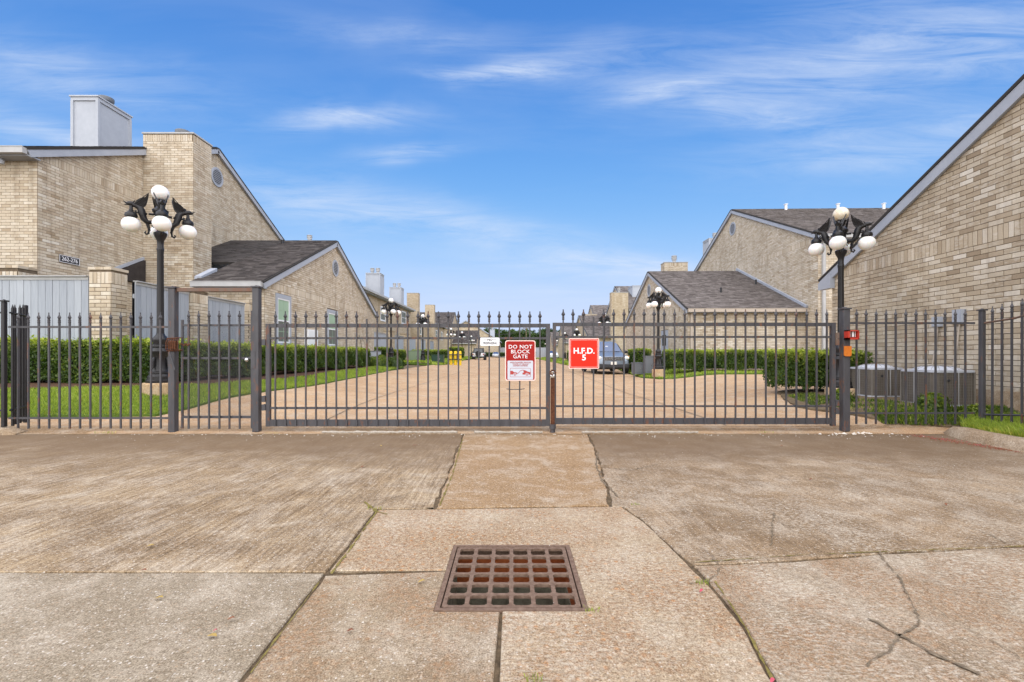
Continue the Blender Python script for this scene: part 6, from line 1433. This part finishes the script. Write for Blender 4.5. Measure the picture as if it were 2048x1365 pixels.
def jeep(loc, label):
    t = thing('white_offroader', loc, label, 'car')
    b = MB(); b.box(-.80, .80, 0, 3.6, .55, 1.15); b.box(-.62, .62, 3.6, 4.0, .55, 1.05); o = b.build('body', M['car_white'], t); bv = o.modifiers.new('b', 'BEVEL'); bv.width = .05; bv.segments = 2
    c = MB(); c.add([(x*s, y, z) for (y, x, z) in ((.0, .76, 1.15), (.12, .66, 1.82), (2.0, .66, 1.84), (2.5, .74, 1.15)) for s in (-1, 1)], [(0, 1, 3, 2), (2, 3, 5, 4), (4, 5, 7, 6), (0, 2, 4, 6), (1, 7, 5, 3)]); o = c.build('hard_top', M['plastic'], t)
    g = MB(); g.add([(-.6, .01, 1.25), (.6, .01, 1.25), (.54, .10, 1.72), (-.54, .10, 1.72)], [(0, 1, 2, 3)]); me = g.mesh('rear_window', M['car_glass'], False, False); me.transform(Matrix.Translation((0, -.03, 0))); link('rear_window', me, t)
    w = MB(); w.lathe([(-.11, .24), (-.11, .36), (-.08, .39), (.08, .39), (.11, .36), (.11, .24)], 22); me = w.mesh('spare_wheel', M['tyre'], True); me.transform(Matrix.Rotation(R(90), 4, 'X')); link('spare_wheel', me, t, (-.03, -.16, 1.05))
    for s in (-1, 1):
        f = MB(); f.box(s*.80 if s > 0 else -.98, .98 if s > 0 else -.80, .15, 1.2, .82, .92); f.box(s*.80 if s > 0 else -.98, .98 if s > 0 else -.80, 2.8, 3.9, .82, .92); f.build('fender', M['plastic'], t)
        l = MB(); l.box(s*.74-.06, s*.74+.06, -.05, 0, .85, 1.05); l.build('tail_light', M['sign_red'], t)
        m2 = MB(); m2.box(s*.98-.09, s*.98+.09, 2.2, 2.28, 1.15, 1.35); m2.build('mirror', M['plastic'], t)
        for y in (.65, 3.3): wheel(t, s*.84, y, .40, .26)
    bp = MB(); bp.box(-.85, .85, -.12, 0, .50, .66); bp.build('bumper', M['plastic'], t); p = MB(); p.box(-.66, -.36, -.02, -.005, .80, .95); p.build('number_plate', M['number_plate'], t)
    return t
jeep((-4.78, 66, 0.02), 'white off-roader with a rear spare wheel seen from behind')
def sedan(loc, label, m, flip=False):
    t = thing('parked_sedan', loc, label, 'car')
    def P(w, zb, belt, top, rw): return [(w*.6, zb), (w*.95, zb+.05), (w, zb+.2), (w, belt*.75), (w*.95, belt), (rw+.05, top-.06 if top-belt > .2 else top-.02), (rw, top-.02), (rw*.5, top)]
    st = [(0, P(.75, .35, .70, .80, .6)), (.15, P(.86, .25, .85, .95, .65)), (.8, P(.9, .22, .92, 1.0, .68)), (1.5, P(.9, .22, .95, 1.42, .55)), (2.6, P(.9, .22, .95, 1.45, .55)), (3.4, P(.9, .22, .90, .98, .66)), (4.3, P(.85, .25, .78, .84, .6)), (4.5, P(.7, .35, .62, .68, .5))]
    b = loft(st, 0).build('body', M[m], t, True); s = b.modifiers.new('s', 'SUBSURF'); s.levels = s.render_levels = 1
    g = MB(); g.add([(-.6, .86, 1.06), (.6, .86, 1.06), (.5, 1.4, 1.40), (-.5, 1.4, 1.40)], [(0, 1, 2, 3)]); me = g.mesh('rear_window', M['shade_blue'], False, False); me.transform(Matrix.Translation((0, -.05, .03))); link('rear_window', me, t)
    for s in (-1, 1):
        l = MB(); l.box(s*.66-.12, s*.66+.12, -.02, .1, .70, .82); l.build('light', M['lamp_glass'], t)
        for y in (.8, 3.5): wheel(t, s*.82, y, .32, .2)
    return t
sedan((-3.95, 112, .02), 'small silver-blue sedan far down the road', 'car_silver')
sedan((7.0, 78, .1), 'white sedan parked far down the right side', 'car_white')

# ------------------------------------------------------------------ distant trees, pole and wires
def tree(label, x, y, h, cr, seed, tone=.3):
    t = thing('tree', (x, y, 0), label, 'tree', 'trees beyond the end of the road'); rr = random.Random(seed); rg_ = np.random.default_rng(seed)
    tr = MB(); tr.tube([(0, 0, 0), (rr.uniform(-.2, .2), 0, h*.25), (rr.uniform(-.4, .4), rr.uniform(-.3, .3), h*.55)], [.35, .28, .15], 8)
    for k in range(6): a = rr.uniform(0, 6.28); z = h*rr.uniform(.25, .5); tr.tube([(0, 0, z), (math.cos(a)*cr*.4, math.sin(a)*cr*.4, z+h*.15), (math.cos(a)*cr*.7, math.sin(a)*cr*.7, z+h*.3)], [.14, .09, .03], 6)
    tr.build('trunk', M['bark'], t); Ps, Ns, Ts = [], [], []
    for k in range(34):
        a = rr.uniform(0, 6.28); rad = cr*math.sqrt(rr.random())*.8; z = h*rr.uniform(.28, .9); rad *= math.sqrt(max(.1, 1-((z/h-.5)/.55)**2)); c = np.array([math.cos(a)*rad, math.sin(a)*rad, z]); s = rr.uniform(.7, 1.5)*cr*.26
        n = 130; D = rg_.normal(0, 1, (n, 3)); D /= np.linalg.norm(D, axis=1)[:, None]; Ps.append(c+D*s*rg_.uniform(.6, 1.05, (n, 1))*np.array([1, 1, .75])); Ns.append(D); Ts.append(np.full(n, tone+rr.uniform(-.2, .3)))
    o = leaf_cloud('crown', np.concatenate(Ps), np.concatenate(Ns), .55, M['leaf_far'], seed, t, np.concatenate(Ts)); o['kind'] = 'stuff'; return t
for i, a in enumerate([(-6.5, 140, 9.5, 4.5, 'tall rounded tree above the gate just left of centre'), (-12.5, 145, 8.6, 4.2, 'dark tree behind the distant left roofs'), (-2.0, 138, 8.2, 4.5, 'dense tree behind the warning sign'), (2.5, 142, 8.4, 4.4, 'tree right of the utility pole at the road end'),
        (6.5, 139, 8.0, 4.6, 'tree at the end of the road above the far lamps'), (11, 146, 9.0, 4.6, 'tree behind the farthest right houses'), (0.5, 152, 9.3, 5, 'pale green tree at the back of the tree line'), (-17, 150, 9.5, 4.6, 'tree farthest left beyond the row houses'), (16.5, 150, 9.5, 4.6, 'tree farthest right beyond the row'), (-4.5, 133, 6.0, 3.4, 'low bushy tree left of the road end'), (4.6, 132, 5.5, 3.2, 'low bushy tree right of the road end')]):
    tree(a[4], a[0], a[1], a[2], a[3], 300+i, .3 if i % 3 else .5)
po = thing('utility_pole', (3.9, 128, 0), 'thin wooden utility pole with wires at the end of the road', 'utility pole'); mb = MB(); mb.tube([(0, 0, 0), (0, 0, 8.6)], [.15, .11], 8); mb.box(-.9, .9, -.06, .06, 8.0, 8.15); mb.build('pole', M['wood_pole'], po)
mb = MB()
for k in (-.7, 0, .7): mb.tube([(k, 0, 8.2)]+[(k-11*i/8, 2*i/8, 8.2-1.2*math.sin(math.pi*i/8)-i*.15) for i in range(1, 9)], .03, 4)
mb.build('wire', M['black'], po)
